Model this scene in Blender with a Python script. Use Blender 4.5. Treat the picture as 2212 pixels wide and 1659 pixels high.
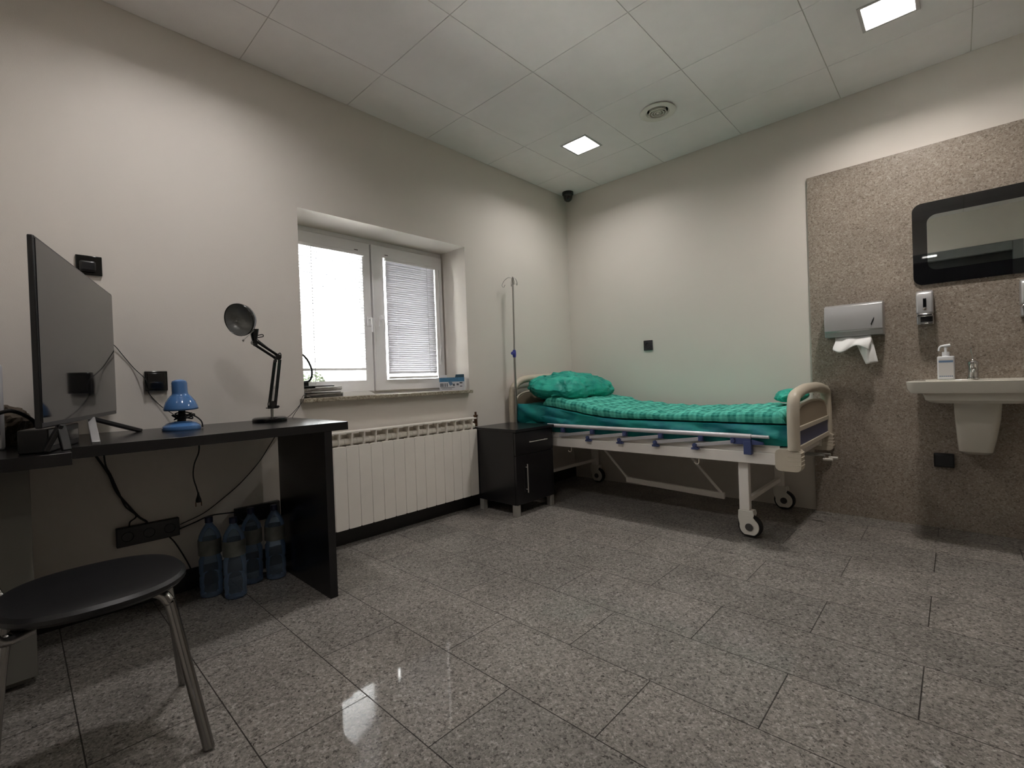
import bpy, bmesh, math, random
from mathutils import Vector, Matrix, noise
R = math.radians
S = bpy.context.scene
for o in list(bpy.data.objects): bpy.data.objects.remove(o)
COL = S.collection
random.seed(4)

# ------------------------------------------------------------------ camera, world, exposure
CAM = Vector((2.7057, -3.7117, 0.9538)); YAW, PITCH, ROLL, FPX = 0.7569, -0.0089, -0.0357, 1016.66
fw = Vector((-math.sin(YAW)*math.cos(PITCH), math.cos(YAW)*math.cos(PITCH), math.sin(PITCH)))
rt = fw.cross(Vector((0, 0, 1))).normalized(); up = rt.cross(fw)
rt2 = rt*math.cos(ROLL)+up*math.sin(ROLL); up2 = -rt*math.sin(ROLL)+up*math.cos(ROLL)
cd = bpy.data.cameras.new('camera'); cam = bpy.data.objects.new('camera', cd); COL.objects.link(cam)
cam.matrix_world = Matrix(((rt2.x, up2.x, -fw.x, CAM.x), (rt2.y, up2.y, -fw.y, CAM.y), (rt2.z, up2.z, -fw.z, CAM.z), (0, 0, 0, 1)))
cd.sensor_width = 36; cd.lens = FPX/2212*36; cd.clip_start = 0.02; cd.clip_end = 100
S.camera = cam

SKY_HORIZON, SKY_ZENITH = 6.0, 69.0     # overcast sky, bright overhead
w = bpy.data.worlds.new('sky'); S.world = w; w.use_nodes = True
bg = w.node_tree.nodes['Background']; bg.inputs[0].default_value = (1.0, 0.98, 0.98, 1)
_n = w.node_tree.nodes; _l = w.node_tree.links
_tc = _n.new('ShaderNodeTexCoord'); _sx = _n.new('ShaderNodeSeparateXYZ'); _l.new(_tc.outputs['Generated'], _sx.inputs[0])
_mr = _n.new('ShaderNodeMapRange'); _mr.inputs[1].default_value = 0.0; _mr.inputs[2].default_value = 1.0
_mr.inputs[3].default_value = SKY_HORIZON; _mr.inputs[4].default_value = SKY_ZENITH; _l.new(_sx.outputs[2], _mr.inputs[0]); _l.new(_mr.outputs[0], bg.inputs[1])
S.view_settings.view_transform = 'Standard'; S.view_settings.look = 'None'
S.view_settings.exposure = 0.0; S.view_settings.gamma = 1.0; S.view_settings.use_curve_mapping = False
S.cycles.max_bounces = 10; S.cycles.diffuse_bounces = 6; S.cycles.glossy_bounces = 5; S.cycles.transmission_bounces = 8; S.cycles.transparent_max_bounces = 16
S.cycles.sample_clamp_indirect = 30; S.cycles.use_denoising = True
S.cycles.caustics_reflective = False; S.cycles.caustics_refractive = False

# ceiling lamps of the room: position, power (W), colour.  The lamp bodies are built below.
LAMPS = [((0.70, -0.742), 8.5, (1.0, 0.96, 0.93)), ((2.50, -0.742), 15.0, (1.0, 0.93, 0.88)),
         ((0.70, -3.142), 8.8, (1.0, 0.96, 0.96)), ((1.90, -3.142), 6.5, (1.0, 0.95, 0.93))]
H = 2.6877           # ceiling height

# portal: daylight comes in through the window opening only
pl = bpy.data.lights.new('window_portal', 'AREA'); pl.shape = 'RECTANGLE'; pl.size = 1.25; pl.size_y = 1.1; pl.cycles.is_portal = True
po = bpy.data.objects.new('window_portal', pl); COL.objects.link(po)
po.location = (-0.36, -1.947, 1.435); po.rotation_euler = (0, R(-90), 0)

# ------------------------------------------------------------------ materials
def srgb(r, g, b):
    f = lambda c: (c/255/12.92) if c/255 <= 0.04045 else ((c/255+0.055)/1.055)**2.4
    return (f(r), f(g), f(b), 1)

def mat(name, col, rough=0.5, metal=0.0, spec=0.5, bump=0.0, bscale=200.0, var=0.0, vscale=8.0, coat=0.0, sheen=0.0):
    m = bpy.data.materials.new(name); m.use_nodes = True; nt = m.node_tree; N = nt.nodes; L = nt.links
    b = N['Principled BSDF']
    b.inputs['Base Color'].default_value = col; b.inputs['Roughness'].default_value = rough
    b.inputs['Metallic'].default_value = metal; b.inputs['Specular IOR Level'].default_value = spec
    if coat: b.inputs['Coat Weight'].default_value = coat; b.inputs['Coat Roughness'].default_value = 0.08
    if sheen: b.inputs['Sheen Weight'].default_value = sheen
    tc = N.new('ShaderNodeTexCoord')
    nz = N.new('ShaderNodeTexNoise'); nz.inputs['Scale'].default_value = vscale; nz.inputs['Detail'].default_value = 4
    L.new(tc.outputs['Object'], nz.inputs['Vector'])
    v = max(var, 0.02)
    mp = N.new('ShaderNodeMapRange'); mp.inputs[1].default_value = 0.3; mp.inputs[2].default_value = 0.7
    mp.inputs[3].default_value = 1-v; mp.inputs[4].default_value = 1+v
    L.new(nz.outputs['Fac'], mp.inputs[0])
    mx = N.new('ShaderNodeVectorMath'); mx.operation = 'SCALE'; mx.inputs[0].default_value = col[:3]
    L.new(mp.outputs[0], mx.inputs['Scale']); L.new(mx.outputs[0], b.inputs['Base Color'])
    if bump:
        n2 = N.new('ShaderNodeTexNoise'); n2.inputs['Scale'].default_value = bscale; n2.inputs['Detail'].default_value = 3
        L.new(tc.outputs['Object'], n2.inputs['Vector'])
        bp = N.new('ShaderNodeBump'); bp.inputs['Strength'].default_value = bump; bp.inputs['Distance'].default_value = 0.002
        L.new(n2.outputs['Fac'], bp.inputs['Height']); L.new(bp.outputs[0], b.inputs['Normal'])
    return m

def granite(name, cols, rough, scale=150.0, tiles=False, spec=0.5, bumpy=0.0):
    m = bpy.data.materials.new(name); m.use_nodes = True; nt = m.node_tree; N = nt.nodes; L = nt.links
    b = N['Principled BSDF']; b.inputs['Roughness'].default_value = rough; b.inputs['Specular IOR Level'].default_value = spec
    tc = N.new('ShaderNodeTexCoord')
    # distorted voronoi cells give the mineral grains
    n0 = N.new('ShaderNodeTexNoise'); n0.inputs['Scale'].default_value = scale*0.8; n0.inputs['Detail'].default_value = 2
    L.new(tc.outputs['Object'], n0.inputs['Vector'])
    sc = N.new('ShaderNodeVectorMath'); sc.operation = 'SCALE'; sc.inputs['Scale'].default_value = 0.012
    L.new(n0.outputs['Color'], sc.inputs[0])
    ad = N.new('ShaderNodeVectorMath'); ad.operation = 'ADD'; L.new(tc.outputs['Object'], ad.inputs[0]); L.new(sc.outputs[0], ad.inputs[1])
    v1 = N.new('ShaderNodeTexVoronoi'); v1.inputs['Scale'].default_value = scale; L.new(ad.outputs[0], v1.inputs['Vector'])
    v2 = N.new('ShaderNodeTexVoronoi'); v2.inputs['Scale'].default_value = scale*0.55; L.new(ad.outputs[0], v2.inputs['Vector'])
    s1 = N.new('ShaderNodeSeparateColor'); L.new(v1.outputs['Color'], s1.inputs[0])
    s2 = N.new('ShaderNodeSeparateColor'); L.new(v2.outputs['Color'], s2.inputs[0])
    mm = N.new('ShaderNodeMath'); mm.operation = 'MULTIPLY_ADD'; mm.inputs[1].default_value = 0.6
    L.new(s1.outputs[0], mm.inputs[0])
    m2 = N.new('ShaderNodeMath'); m2.operation = 'MULTIPLY'; m2.inputs[1].default_value = 0.4
    L.new(s2.outputs[1], m2.inputs[0]); L.new(m2.outputs[0], mm.inputs[2])
    cr = N.new('ShaderNodeValToRGB'); e = cr.color_ramp.elements
    e[0].position = 0.0; e[0].color = cols[0]; e[1].position = 1.0; e[1].color = cols[-1]
    for i, c in enumerate(cols[1:-1]):
        q = e.new((i+1)/(len(cols)-1)); q.color = c
    L.new(mm.outputs[0], cr.inputs[0])
    big = N.new('ShaderNodeTexNoise'); big.inputs['Scale'].default_value = 3.5; big.inputs['Detail'].default_value = 3
    L.new(tc.outputs['Object'], big.inputs['Vector'])
    mp = N.new('ShaderNodeMapRange'); mp.inputs[1].default_value = 0.3; mp.inputs[2].default_value = 0.7; mp.inputs[3].default_value = 0.88; mp.inputs[4].default_value = 1.12
    L.new(big.outputs['Fac'], mp.inputs[0])
    mx = N.new('ShaderNodeVectorMath'); mx.operation = 'SCALE'; L.new(cr.outputs[0], mx.inputs[0]); L.new(mp.outputs[0], mx.inputs['Scale'])
    out = mx.outputs[0]
    if tiles:
        mapn = N.new('ShaderNodeMapping'); L.new(tc.outputs['Object'], mapn.inputs['Vector'])
        mapn.inputs['Location'].default_value = (-0.7505-0.3104+20*0.6208, 3.3042+10*0.3089, 0)
        br = N.new('ShaderNodeTexBrick'); L.new(mapn.outputs[0], br.inputs['Vector'])
        br.inputs['Scale'].default_value = 1.0; br.inputs['Brick Width'].default_value = 0.6208; br.inputs['Row Height'].default_value = 0.3089
        br.inputs['Mortar Size'].default_value = 0.0017; br.inputs['Mortar Smooth'].default_value = 0.0; br.offset = 0.5; br.offset_frequency = 2
        br.inputs['Color1'].default_value = (0.93, 0.93, 0.93, 1); br.inputs['Color2'].default_value = (1.07, 1.05, 1.04, 1)
        br.inputs['Bias'].default_value = 0.0; br.inputs['Mortar'].default_value = (0.13, 0.12, 0.11, 1)
        ml = N.new('ShaderNodeVectorMath'); ml.operation = 'MULTIPLY'; L.new(out, ml.inputs[0]); L.new(br.outputs['Color'], ml.inputs[1]); out = ml.outputs[0]
        ro = N.new('ShaderNodeMapRange'); ro.inputs[3].default_value = rough; ro.inputs[4].default_value = 0.6
        L.new(br.outputs['Fac'], ro.inputs[0]); L.new(ro.outputs[0], b.inputs['Roughness'])
    L.new(out, b.inputs['Base Color'])
    if bumpy:
        bp = N.new('ShaderNodeBump'); bp.inputs['Strength'].default_value = bumpy; bp.inputs['Distance'].default_value = 0.001
        L.new(mm.outputs[0], bp.inputs['Height']); L.new(bp.outputs[0], b.inputs['Normal'])
    return m

M = {}
M['wall'] = mat('wall_paint', srgb(218, 212, 204), 0.85, spec=0.2, bump=0.25, bscale=260, var=0.015, vscale=1.5)
M['ceiling'] = mat('ceiling_tile', srgb(240, 236, 235), 0.9, spec=0.1, bump=0.5, bscale=420, var=0.02)
M['grid'] = mat('ceiling_grid', srgb(205, 201, 194), 0.6)
M['floor'] = granite('floor_granite', [srgb(62, 59, 56), srgb(110, 107, 102), srgb(131, 127, 121), srgb(143, 139, 133), srgb(172, 168, 162)], 0.045, 200, True, 0.18)
M['slab'] = granite('wall_granite', [srgb(96, 85, 75), srgb(132, 121, 109), srgb(148, 137, 125), srgb(156, 146, 134), srgb(184, 175, 164)], 0.34, 200, False, 0.35)
M['sill'] = granite('sill_granite', [srgb(90, 82, 68), srgb(140, 130, 112), srgb(165, 156, 138), srgb(205, 198, 182)], 0.3, 170)
M['base'] = mat('black_granite', srgb(24, 22, 20), 0.3, var=0.2, vscale=60)
M['pvc'] = mat('white_pvc', srgb(238, 237, 238), 0.35)
M['gasket'] = mat('gasket', srgb(70, 68, 66), 0.7)
M['desk'] = mat('black_laminate', srgb(25, 24, 26), 0.25, spec=0.5, bump=0.08, bscale=300, var=0.1)
M['black'] = mat('black_plastic', srgb(18, 18, 20), 0.35)
M['blackgloss'] = mat('black_gloss', srgb(9, 9, 10), 0.12, coat=0.5)
M['rubber'] = mat('black_rubber', srgb(16, 15, 15), 0.6)
M['lampblack'] = mat('black_enamel', srgb(14, 14, 15), 0.22, coat=0.4)
M['lampinner'] = mat('grey_enamel', srgb(150, 152, 150), 0.4, metal=0.3)
M['blue'] = mat('blue_enamel', srgb(74, 118, 172), 0.18, coat=0.6, var=0.05)
M['bluedark'] = mat('dark_underside', srgb(60, 60, 58), 0.5)
M['rad'] = mat('radiator_white', srgb(236, 231, 222), 0.45)
M['brass'] = mat('old_brass', srgb(92, 68, 48), 0.45, metal=0.6, var=0.2, vscale=60)
M['legsteel'] = mat('dull_chrome', (0.30, 0.29, 0.28, 1), 0.22, metal=1.0)
M['chrome'] = mat('chrome', (0.62, 0.61, 0.6, 1), 0.14, metal=1.0)
M['steel'] = mat('brushed_steel', (0.42, 0.41, 0.38, 1), 0.32, metal=1.0)
M['alu'] = mat('grey_satin_plastic', srgb(176, 176, 176), 0.33, metal=0.45, var=0.02)
M['ceramic'] = mat('white_ceramic', srgb(212, 208, 196), 0.16, coat=0.3)
M['bedwhite'] = mat('bed_white_paint', srgb(232, 227, 220), 0.4, var=0.02)
M['bedgrey'] = mat('bed_moulded_plastic', srgb(196, 186, 168), 0.38, var=0.03, vscale=20)
M['bedpanel'] = mat('bed_beige_panel', srgb(150, 136, 116), 0.5)
M['bedblue'] = mat('bed_blue_panel', srgb(52, 60, 98), 0.4)
M['rail'] = mat('aluminium_rail', srgb(208, 206, 210), 0.3, metal=0.3)
M['clamp'] = mat('blue_clamp', srgb(70, 82, 128), 0.4)
M['ivclamp'] = mat('blue_knob', srgb(62, 70, 160), 0.35)
M['castor'] = mat('castor_plastic', srgb(218, 214, 204), 0.45)
M['foot'] = mat('grey_foot', srgb(178, 176, 170), 0.35, metal=0.5)
M['paper'] = mat('paper', srgb(238, 238, 236), 0.8)
M['mags'] = mat('magazine_paper', srgb(150, 146, 140), 0.7, var=0.25, vscale=30)
M['mags2'] = mat('magazine_dark', srgb(70, 66, 64), 0.6, var=0.3, vscale=30)
M['soapwhite'] = mat('soap_bottle', srgb(222, 224, 226), 0.35)
M['label'] = mat('soap_label', srgb(206, 204, 200), 0.6)
M['lblue'] = mat('label_blue', srgb(104, 128, 156), 0.6)
M['boxwhite'] = mat('box_white', srgb(212, 214, 220), 0.6)
M['boxblue'] = mat('box_blue', srgb(72, 128, 168), 0.6, var=0.15, vscale=60)
M['boxnavy'] = mat('box_inner_flap', srgb(60, 92, 110), 0.7)
M['print'] = mat('box_print', srgb(92, 96, 106), 0.7)
M['printk'] = mat('box_print_black', srgb(30, 30, 32), 0.7)
M['kraft'] = mat('brown_kraft', srgb(78, 66, 52), 0.8, var=0.2, vscale=20)
M['doorleaf'] = mat('dark_door', srgb(38, 40, 42), 0.4)
M['doorframe'] = mat('grey_door_frame', srgb(120, 124, 124), 0.5)
M['pedestal'] = mat('light_grey_laminate', srgb(118, 116, 110), 0.5)
M['handle'] = mat('satin_handle', srgb(196, 192, 184), 0.3, metal=0.4)
M['vent'] = mat('vent_enamel', srgb(226, 222, 214), 0.5)
M['dark'] = mat('dark_void', srgb(14, 12, 10), 0.9)
M['seat'] = mat('black_vinyl', srgb(14, 14, 17), 0.38, bump=0.15, bscale=500)
M['bark'] = mat('bark', srgb(92, 76, 58), 0.9, var=0.2)
M['outground'] = mat('pale_paving', srgb(225, 224, 218), 0.9)

def mirror_mat():
    m = bpy.data.materials.new('mirror_glass'); m.use_nodes = True; b = m.node_tree.nodes['Principled BSDF']
    b.inputs['Base Color'].default_value = (0.86, 0.9, 0.88, 1); b.inputs['Metallic'].default_value = 1; b.inputs['Roughness'].default_value = 0.015
    return m
M['mirror'] = mirror_mat()
def border_mat():
    m = bpy.data.materials.new('mirror_black_border'); m.use_nodes = True; b = m.node_tree.nodes['Principled BSDF']
    b.inputs['Base Color'].default_value = (0.004, 0.004, 0.005, 1); b.inputs['Roughness'].default_value = 0.02; b.inputs['IOR'].default_value = 2.1
    return m
M['border'] = border_mat()
def screen_mat():
    m = bpy.data.materials.new('television_glass'); m.use_nodes = True; b = m.node_tree.nodes['Principled BSDF']
    b.inputs['Base Color'].default_value = (0.006, 0.006, 0.007, 1); b.inputs['Roughness'].default_value = 0.05; b.inputs['IOR'].default_value = 1.6
    return m
M['screen'] = screen_mat()
def glass_mat():
    m = bpy.data.materials.new('window_glass'); m.use_nodes = True; nt = m.node_tree; N = nt.nodes; L = nt.links
    for n in list(N): N.remove(n)
    o = N.new('ShaderNodeOutputMaterial'); t = N.new('ShaderNodeBsdfTransparent'); g = N.new('ShaderNodeBsdfGlossy'); g.inputs['Roughness'].default_value = 0.01
    f = N.new('ShaderNodeFresnel'); f.inputs[0].default_value = 1.45; x = N.new('ShaderNodeMixShader')
    t.inputs[0].default_value = (0.95, 0.97, 0.96, 1)
    L.new(f.outputs[0], x.inputs[0]); L.new(t.outputs[0], x.inputs[1]); L.new(g.outputs[0], x.inputs[2]); L.new(x.outputs[0], o.inputs[0])
    return m
M['glass'] = glass_mat()
def slat_mat(tr):
    m = bpy.data.materials.new('blind_slat'); m.use_nodes = True; nt = m.node_tree; N = nt.nodes; L = nt.links
    for n in list(N): N.remove(n)
    o = N.new('ShaderNodeOutputMaterial'); d = N.new('ShaderNodeBsdfDiffuse'); t = N.new('ShaderNodeBsdfTranslucent'); x = N.new('ShaderNodeMixShader')
    d.inputs[0].default_value = (0.74, 0.74, 0.78, 1); t.inputs[0].default_value = (0.76, 0.78, 0.9, 1); x.inputs[0].default_value = tr
    L.new(d.outputs[0], x.inputs[1]); L.new(t.outputs[0], x.inputs[2]); L.new(x.outputs[0], o.inputs[0])
    return m
M['slat'] = slat_mat(0.010)
def lampglow(name, col, st):
    m = bpy.data.materials.new(name); m.use_nodes = True; b = m.node_tree.nodes['Principled BSDF']
    b.inputs['Emission Color'].default_value = (*col, 1); b.inputs['Emission Strength'].default_value = st; b.inputs['Base Color'].default_value = (0.8, 0.8, 0.8, 1)
    return m
def cloth(name, c1, c2, period=0, rough=0.75, bump=0.5, bscale=60, trans=0.0):
    m = bpy.data.materials.new(name); m.use_nodes = True; nt = m.node_tree; N = nt.nodes; L = nt.links
    b = N['Principled BSDF']; b.inputs['Roughness'].default_value = rough; b.inputs['Specular IOR Level'].default_value = 0.3
    tc = N.new('ShaderNodeTexCoord')
    nz = N.new('ShaderNodeTexNoise'); nz.inputs['Scale'].default_value = bscale; nz.inputs['Detail'].default_value = 5; nz.inputs['Distortion'].default_value = 0.8
    L.new(tc.outputs['Object'], nz.inputs['Vector'])
    bp = N.new('ShaderNodeBump'); bp.inputs['Strength'].default_value = bump; bp.inputs['Distance'].default_value = 0.006
    L.new(nz.outputs['Fac'], bp.inputs['Height']); L.new(bp.outputs[0], b.inputs['Normal'])
    cr = N.new('ShaderNodeMix'); cr.data_type = 'RGBA'; cr.inputs[6].default_value = c1; cr.inputs[7].default_value = c2
    if period:
        sx = N.new('ShaderNodeSeparateXYZ')
        nd = N.new('ShaderNodeTexNoise'); nd.inputs['Scale'].default_value = 7; L.new(tc.outputs['UV'], nd.inputs['Vector'])
        dn = N.new('ShaderNodeVectorMath'); dn.operation = 'MULTIPLY_ADD'; dn.inputs[1].default_value = (0.02, 0.02, 0); L.new(nd.outputs['Color'], dn.inputs[0]); L.new(tc.outputs['UV'], dn.inputs[2])
        L.new(dn.outputs[0], sx.inputs[0])
        outs = []
        for k, period, in ((0, period), (1, period), (0, period/3.0), (1, period/3.0)):
            a = N.new('ShaderNodeMath'); a.operation = 'MULTIPLY'; a.inputs[1].default_value = 2*math.pi/period; L.new(sx.outputs[k], a.inputs[0])
            s = N.new('ShaderNodeMath'); s.operation = 'SINE'; L.new(a.outputs[0], s.inputs[0])
            g = N.new('ShaderNodeMapRange'); g.inputs[1].default_value = -0.25; g.inputs[2].default_value = 0.25; L.new(s.outputs[0], g.inputs[0]); outs.append(g)
        def mix2(a_, b_, k_):
            q = N.new('ShaderNodeMath'); q.operation = 'MULTIPLY_ADD'; q.inputs[1].default_value = k_; L.new(b_.outputs[0], q.inputs[0]); L.new(a_.outputs[0], q.inputs[2]); return q
        ad = mix2(mix2(mix2(outs[0], outs[1], 1.0), outs[2], 0.55), outs[3], 0.55)
        hf = N.new('ShaderNodeMath'); hf.operation = 'MULTIPLY'; hf.inputs[1].default_value = 0.33; L.new(ad.outputs[0], hf.inputs[0]); L.new(hf.outputs[0], cr.inputs[0])
    else:
        n3 = N.new('ShaderNodeTexNoise'); n3.inputs['Scale'].default_value = 9; n3.inputs['Detail'].default_value = 6; L.new(tc.outputs['Object'], n3.inputs['Vector'])
        g = N.new('ShaderNodeMapRange'); g.inputs[1].default_value = 0.38; g.inputs[2].default_value = 0.62; L.new(n3.outputs['Fac'], g.inputs[0]); L.new(g.outputs[0], cr.inputs[0])
    L.new(cr.outputs[2], b.inputs['Base Color'])
    return m
M['duvet'] = cloth('teal_gingham', srgb(4, 124, 110), srgb(104, 212, 190), 0.094, 0.7, 0.8, 70)
M['sheet'] = cloth('teal_sheet', srgb(6, 104, 114), srgb(14, 132, 124), 0, 0.55, 0.5, 14)
M['pillow'] = cloth('green_nonwoven', srgb(20, 140, 126), srgb(48, 176, 154), 0, 0.42, 0.9, 26)
def pet(name, col, alpha):
    m = bpy.data.materials.new(name); m.use_nodes = True; nt = m.node_tree; N = nt.nodes; L = nt.links
    for n in list(N): N.remove(n)
    o = N.new('ShaderNodeOutputMaterial'); t = N.new('ShaderNodeBsdfTransparent'); t.inputs[0].default_value = col
    p = N.new('ShaderNodeBsdfPrincipled'); p.inputs['Base Color'].default_value = col; p.inputs['Roughness'].default_value = 0.08
    f = N.new('ShaderNodeFresnel'); f.inputs[0].default_value = 1.5
    a = N.new('ShaderNodeMath'); a.operation = 'ADD'; a.inputs[1].default_value = alpha; a.use_clamp = True; L.new(f.outputs[0], a.inputs[0])
    tc = N.new('ShaderNodeTexCoord'); nz = N.new('ShaderNodeTexNoise'); nz.inputs['Scale'].default_value = 40; L.new(tc.outputs['Object'], nz.inputs['Vector'])
    bp = N.new('ShaderNodeBump'); bp.inputs['Strength'].default_value = 0.6; bp.inputs['Distance'].default_value = 0.004; L.new(nz.outputs['Fac'], bp.inputs['Height'])
    L.new(bp.outputs[0], p.inputs['Normal'])
    x = N.new('ShaderNodeMixShader'); L.new(a.outputs[0], x.inputs[0]); L.new(t.outputs[0], x.inputs[1]); L.new(p.outputs[0], x.inputs[2]); L.new(x.outputs[0], o.inputs[0])
    return m
M['pet'] = pet('blue_pet', (0.60, 0.72, 0.86, 1), 0.08)
M['petlabel'] = mat('bottle_label', srgb(112, 116, 112), 0.5, var=0.2, vscale=30)
M['petcap'] = mat('bottle_cap', srgb(24, 34, 70), 0.4)
M['leaf'] = mat('leaf_green', srgb(24, 36, 7), 0.6, var=0.3, vscale=10)

# ------------------------------------------------------------------ mesh helpers
class MB:
    """collects shapes in world coordinates; build() links them as one mesh object"""
    def __init__(s): s.v = []; s.f = []; s.uv = None
    def add(s, vs, fs):
        n = len(s.v); s.v += [Vector(v) for v in vs]; s.f += [tuple(i+n for i in f) for f in fs]; return s
    def box(s, x0, x1, y0, y1, z0, z1):
        return s.add([(x0, y0, z0), (x1, y0, z0), (x1, y1, z0), (x0, y1, z0), (x0, y0, z1), (x1, y0, z1), (x1, y1, z1), (x0, y1, z1)],
                     [(3, 2, 1, 0), (4, 5, 6, 7), (0, 1, 5, 4), (1, 2, 6, 5), (2, 3, 7, 6), (3, 0, 4, 7)])
    def obox(s, c, ax, ay, az):
        """oriented box: centre and three half-extent vectors"""
        c = Vector(c); ax, ay, az = Vector(ax), Vector(ay), Vector(az)
        vs = [c+i*ax+j*ay+k*az for k in (-1, 1) for i, j in ((-1, -1), (1, -1), (1, 1), (-1, 1))]
        return s.add(vs, [(3, 2, 1, 0), (4, 5, 6, 7), (0, 1, 5, 4), (1, 2, 6, 5), (2, 3, 7, 6), (3, 0, 4, 7)])
    def tube(s, pts, r, seg=12, smooth=0, closed=False, caps=True):
        P = [Vector(p) for p in pts]
        if smooth: P = catmull(P, smooth, closed)
        n = len(P); rs = r if isinstance(r, (list, tuple)) else [r]*n
        if isinstance(r, (list, tuple)) and len(r) != n:
            rs = [r[min(len(r)-1, int(i*(len(r)-1)/(n-1)))]*(1-((i*(len(r)-1)/(n-1)) % 1))+r[min(len(r)-1, int(i*(len(r)-1)/(n-1))+1)]*((i*(len(r)-1)/(n-1)) % 1) for i in range(n)]
        vs = []; ref = None
        for i, p in enumerate(P):
            a = P[(i-1) % n] if (closed or i > 0) else p; b = P[(i+1) % n] if (closed or i < n-1) else p
            t = (b-a).normalized()
            if ref is None:
                ref = t.cross(Vector((0, 0, 1)));
                if ref.length < 0.1: ref = t.cross(Vector((1, 0, 0)))
                ref.normalize()
            ref = (ref-t*ref.dot(t)).normalized(); bi = t.cross(ref)
            for k in range(seg):
                A = 2*math.pi*k/seg; vs.append(p+rs[i]*(ref*math.cos(A)+bi*math.sin(A)))
        fs = []
        for i in range(n if closed else n-1):
            j = (i+1) % n
            for k in range(seg):
                l = (k+1) % seg; fs.append((i*seg+k, i*seg+l, j*seg+l, j*seg+k))
        if caps and not closed:
            fs.append(tuple(range(seg-1, -1, -1))); fs.append(tuple((n-1)*seg+k for k in range(seg)))
        return s.add(vs, fs)
    def cyl(s, p0, p1, r0, r1=None, seg=24):
        r1 = r0 if r1 is None else r1
        return s.tube([p0, p1], [r0, r1], seg)
    def lathe(s, prof, c, axis=(0, 0, 1), seg=32, sx=1.0, sy=1.0, ref=None):
        """profile of (radius, height) pairs turned about axis through c; open unless radii end at 0"""
        c = Vector(c); a = Vector(axis).normalized()
        u = Vector(ref) if ref is not None else (a.cross(Vector((0, 1, 0))) if abs(a.y) < 0.9 else a.cross(Vector((1, 0, 0))))
        u = (u-a*u.dot(a)).normalized(); v = a.cross(u)
        vs = []; idx = []
        for r, h in prof:
            if r <= 1e-6: idx.append([len(vs)]); vs.append(c+a*h)
            else:
                idx.append(list(range(len(vs), len(vs)+seg)))
                for k in range(seg):
                    A = 2*math.pi*k/seg; vs.append(c+a*h+r*(sx*u*math.cos(A)+sy*v*math.sin(A)))
        fs = []
        for i in range(len(prof)-1):
            p, q = idx[i], idx[i+1]
            for k in range(seg):
                l = (k+1) % seg
                if len(p) == 1 and len(q) == 1: continue
                if len(p) == 1: fs.append((p[0], q[l], q[k]))
                elif len(q) == 1: fs.append((p[k], p[l], q[0]))
                else: fs.append((p[k], p[l], q[l], q[k]))
        return s.add(vs, fs)
    def prism(s, pts, off):
        """polygon (3-D points) extruded by vector off"""
        n = len(pts); P = [Vector(p) for p in pts]; o = Vector(off)
        vs = P+[p+o for p in P]
        fs = [tuple(range(n-1, -1, -1)), tuple(range(n, 2*n))]+[(i, (i+1) % n, n+(i+1) % n, n+i) for i in range(n)]
        return s.add(vs, fs)
    def ring(s, outer, inner, off):
        """frame between two polygons with the same number of points, extruded by off"""
        n = len(outer); O = [Vector(p) for p in outer]; I = [Vector(p) for p in inner]; o = Vector(off)
        vs = O+I+[p+o for p in O]+[p+o for p in I]; fs = []
        for i in range(n):
            j = (i+1) % n
            fs += [(i, j, n+j, n+i), (2*n+i, 3*n+i, 3*n+j, 2*n+j), (i, 2*n+i, 2*n+j, j), (n+i, n+j, 3*n+j, 3*n+i)]
        return s.add(vs, fs)
    def sheet(s, fn, nu, nv, closed_u=False):
        vs = []; uv = []
        for j in range(nv+1):
            for i in range(nu+1): vs.append(fn(i/nu, j/nv))
        fs = [(j*(nu+1)+i, j*(nu+1)+i+1, (j+1)*(nu+1)+i+1, (j+1)*(nu+1)+i) for j in range(nv) for i in range(nu)]
        return s.add(vs, fs)
    def build(s, name, m, parent=None, smooth=True, bevel=0.0, bseg=2, thick=0.0, sub=0, uvs=None, fixn=True):
        me = bpy.data.meshes.new(name)
        inv = parent_world(parent).inverted() if parent else None
        vs = [(inv @ v if inv else v) for v in s.v]
        me.from_pydata([tuple(v) for v in vs], [], s.f); me.update()
        if fixn:
            bm = bmesh.new(); bm.from_mesh(me); bmesh.ops.recalc_face_normals(bm, faces=bm.faces); bm.to_mesh(me); bm.free()
        if uvs:
            ul = me.uv_layers.new(name='UVMap')
            for lp in me.loops: ul.data[lp.index].uv = uvs[lp.vertex_index]
        if smooth:
            me.shade_smooth(); me.set_sharp_from_angle(angle=R(35))
        ms = m if isinstance(m, (list, tuple)) else [m]
        for q in ms: me.materials.append(M[q] if isinstance(q, str) else q)
        ob = bpy.data.objects.new(name, me); COL.objects.link(ob)
        if parent: ob.parent = parent
        if thick: k = ob.modifiers.new('thick', 'SOLIDIFY'); k.thickness = thick; k.offset = 0
        if bevel: k = ob.modifiers.new('bevel', 'BEVEL'); k.width = bevel; k.segments = bseg; k.limit_method = 'ANGLE'; k.angle_limit = R(40); k.harden_normals = False
        if sub: k = ob.modifiers.new('sub', 'SUBSURF'); k.levels = sub; k.render_levels = sub
        return ob

def catmull(P, k, closed=False):
    out = []; n = len(P)
    for i in range(n if closed else n-1):
        p0 = P[(i-1) % n] if (closed or i > 0) else P[0]*2-P[1]
        p1 = P[i]; p2 = P[(i+1) % n]
        p3 = P[(i+2) % n] if (closed or i < n-2) else P[-1]*2-P[-2]
        for j in range(k):
            t = j/k
            out.append(0.5*((2*p1)+(p2-p0)*t+(2*p0-5*p1+4*p2-p3)*t*t+(-p0+3*p1-3*p2+p3)*t**3))
    if not closed: out.append(P[-1])
    return out

def parent_world(o):
    m = Matrix.Translation(o.location) @ o.rotation_euler.to_matrix().to_4x4()
    return parent_world(o.parent) @ m if o.parent else m

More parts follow.
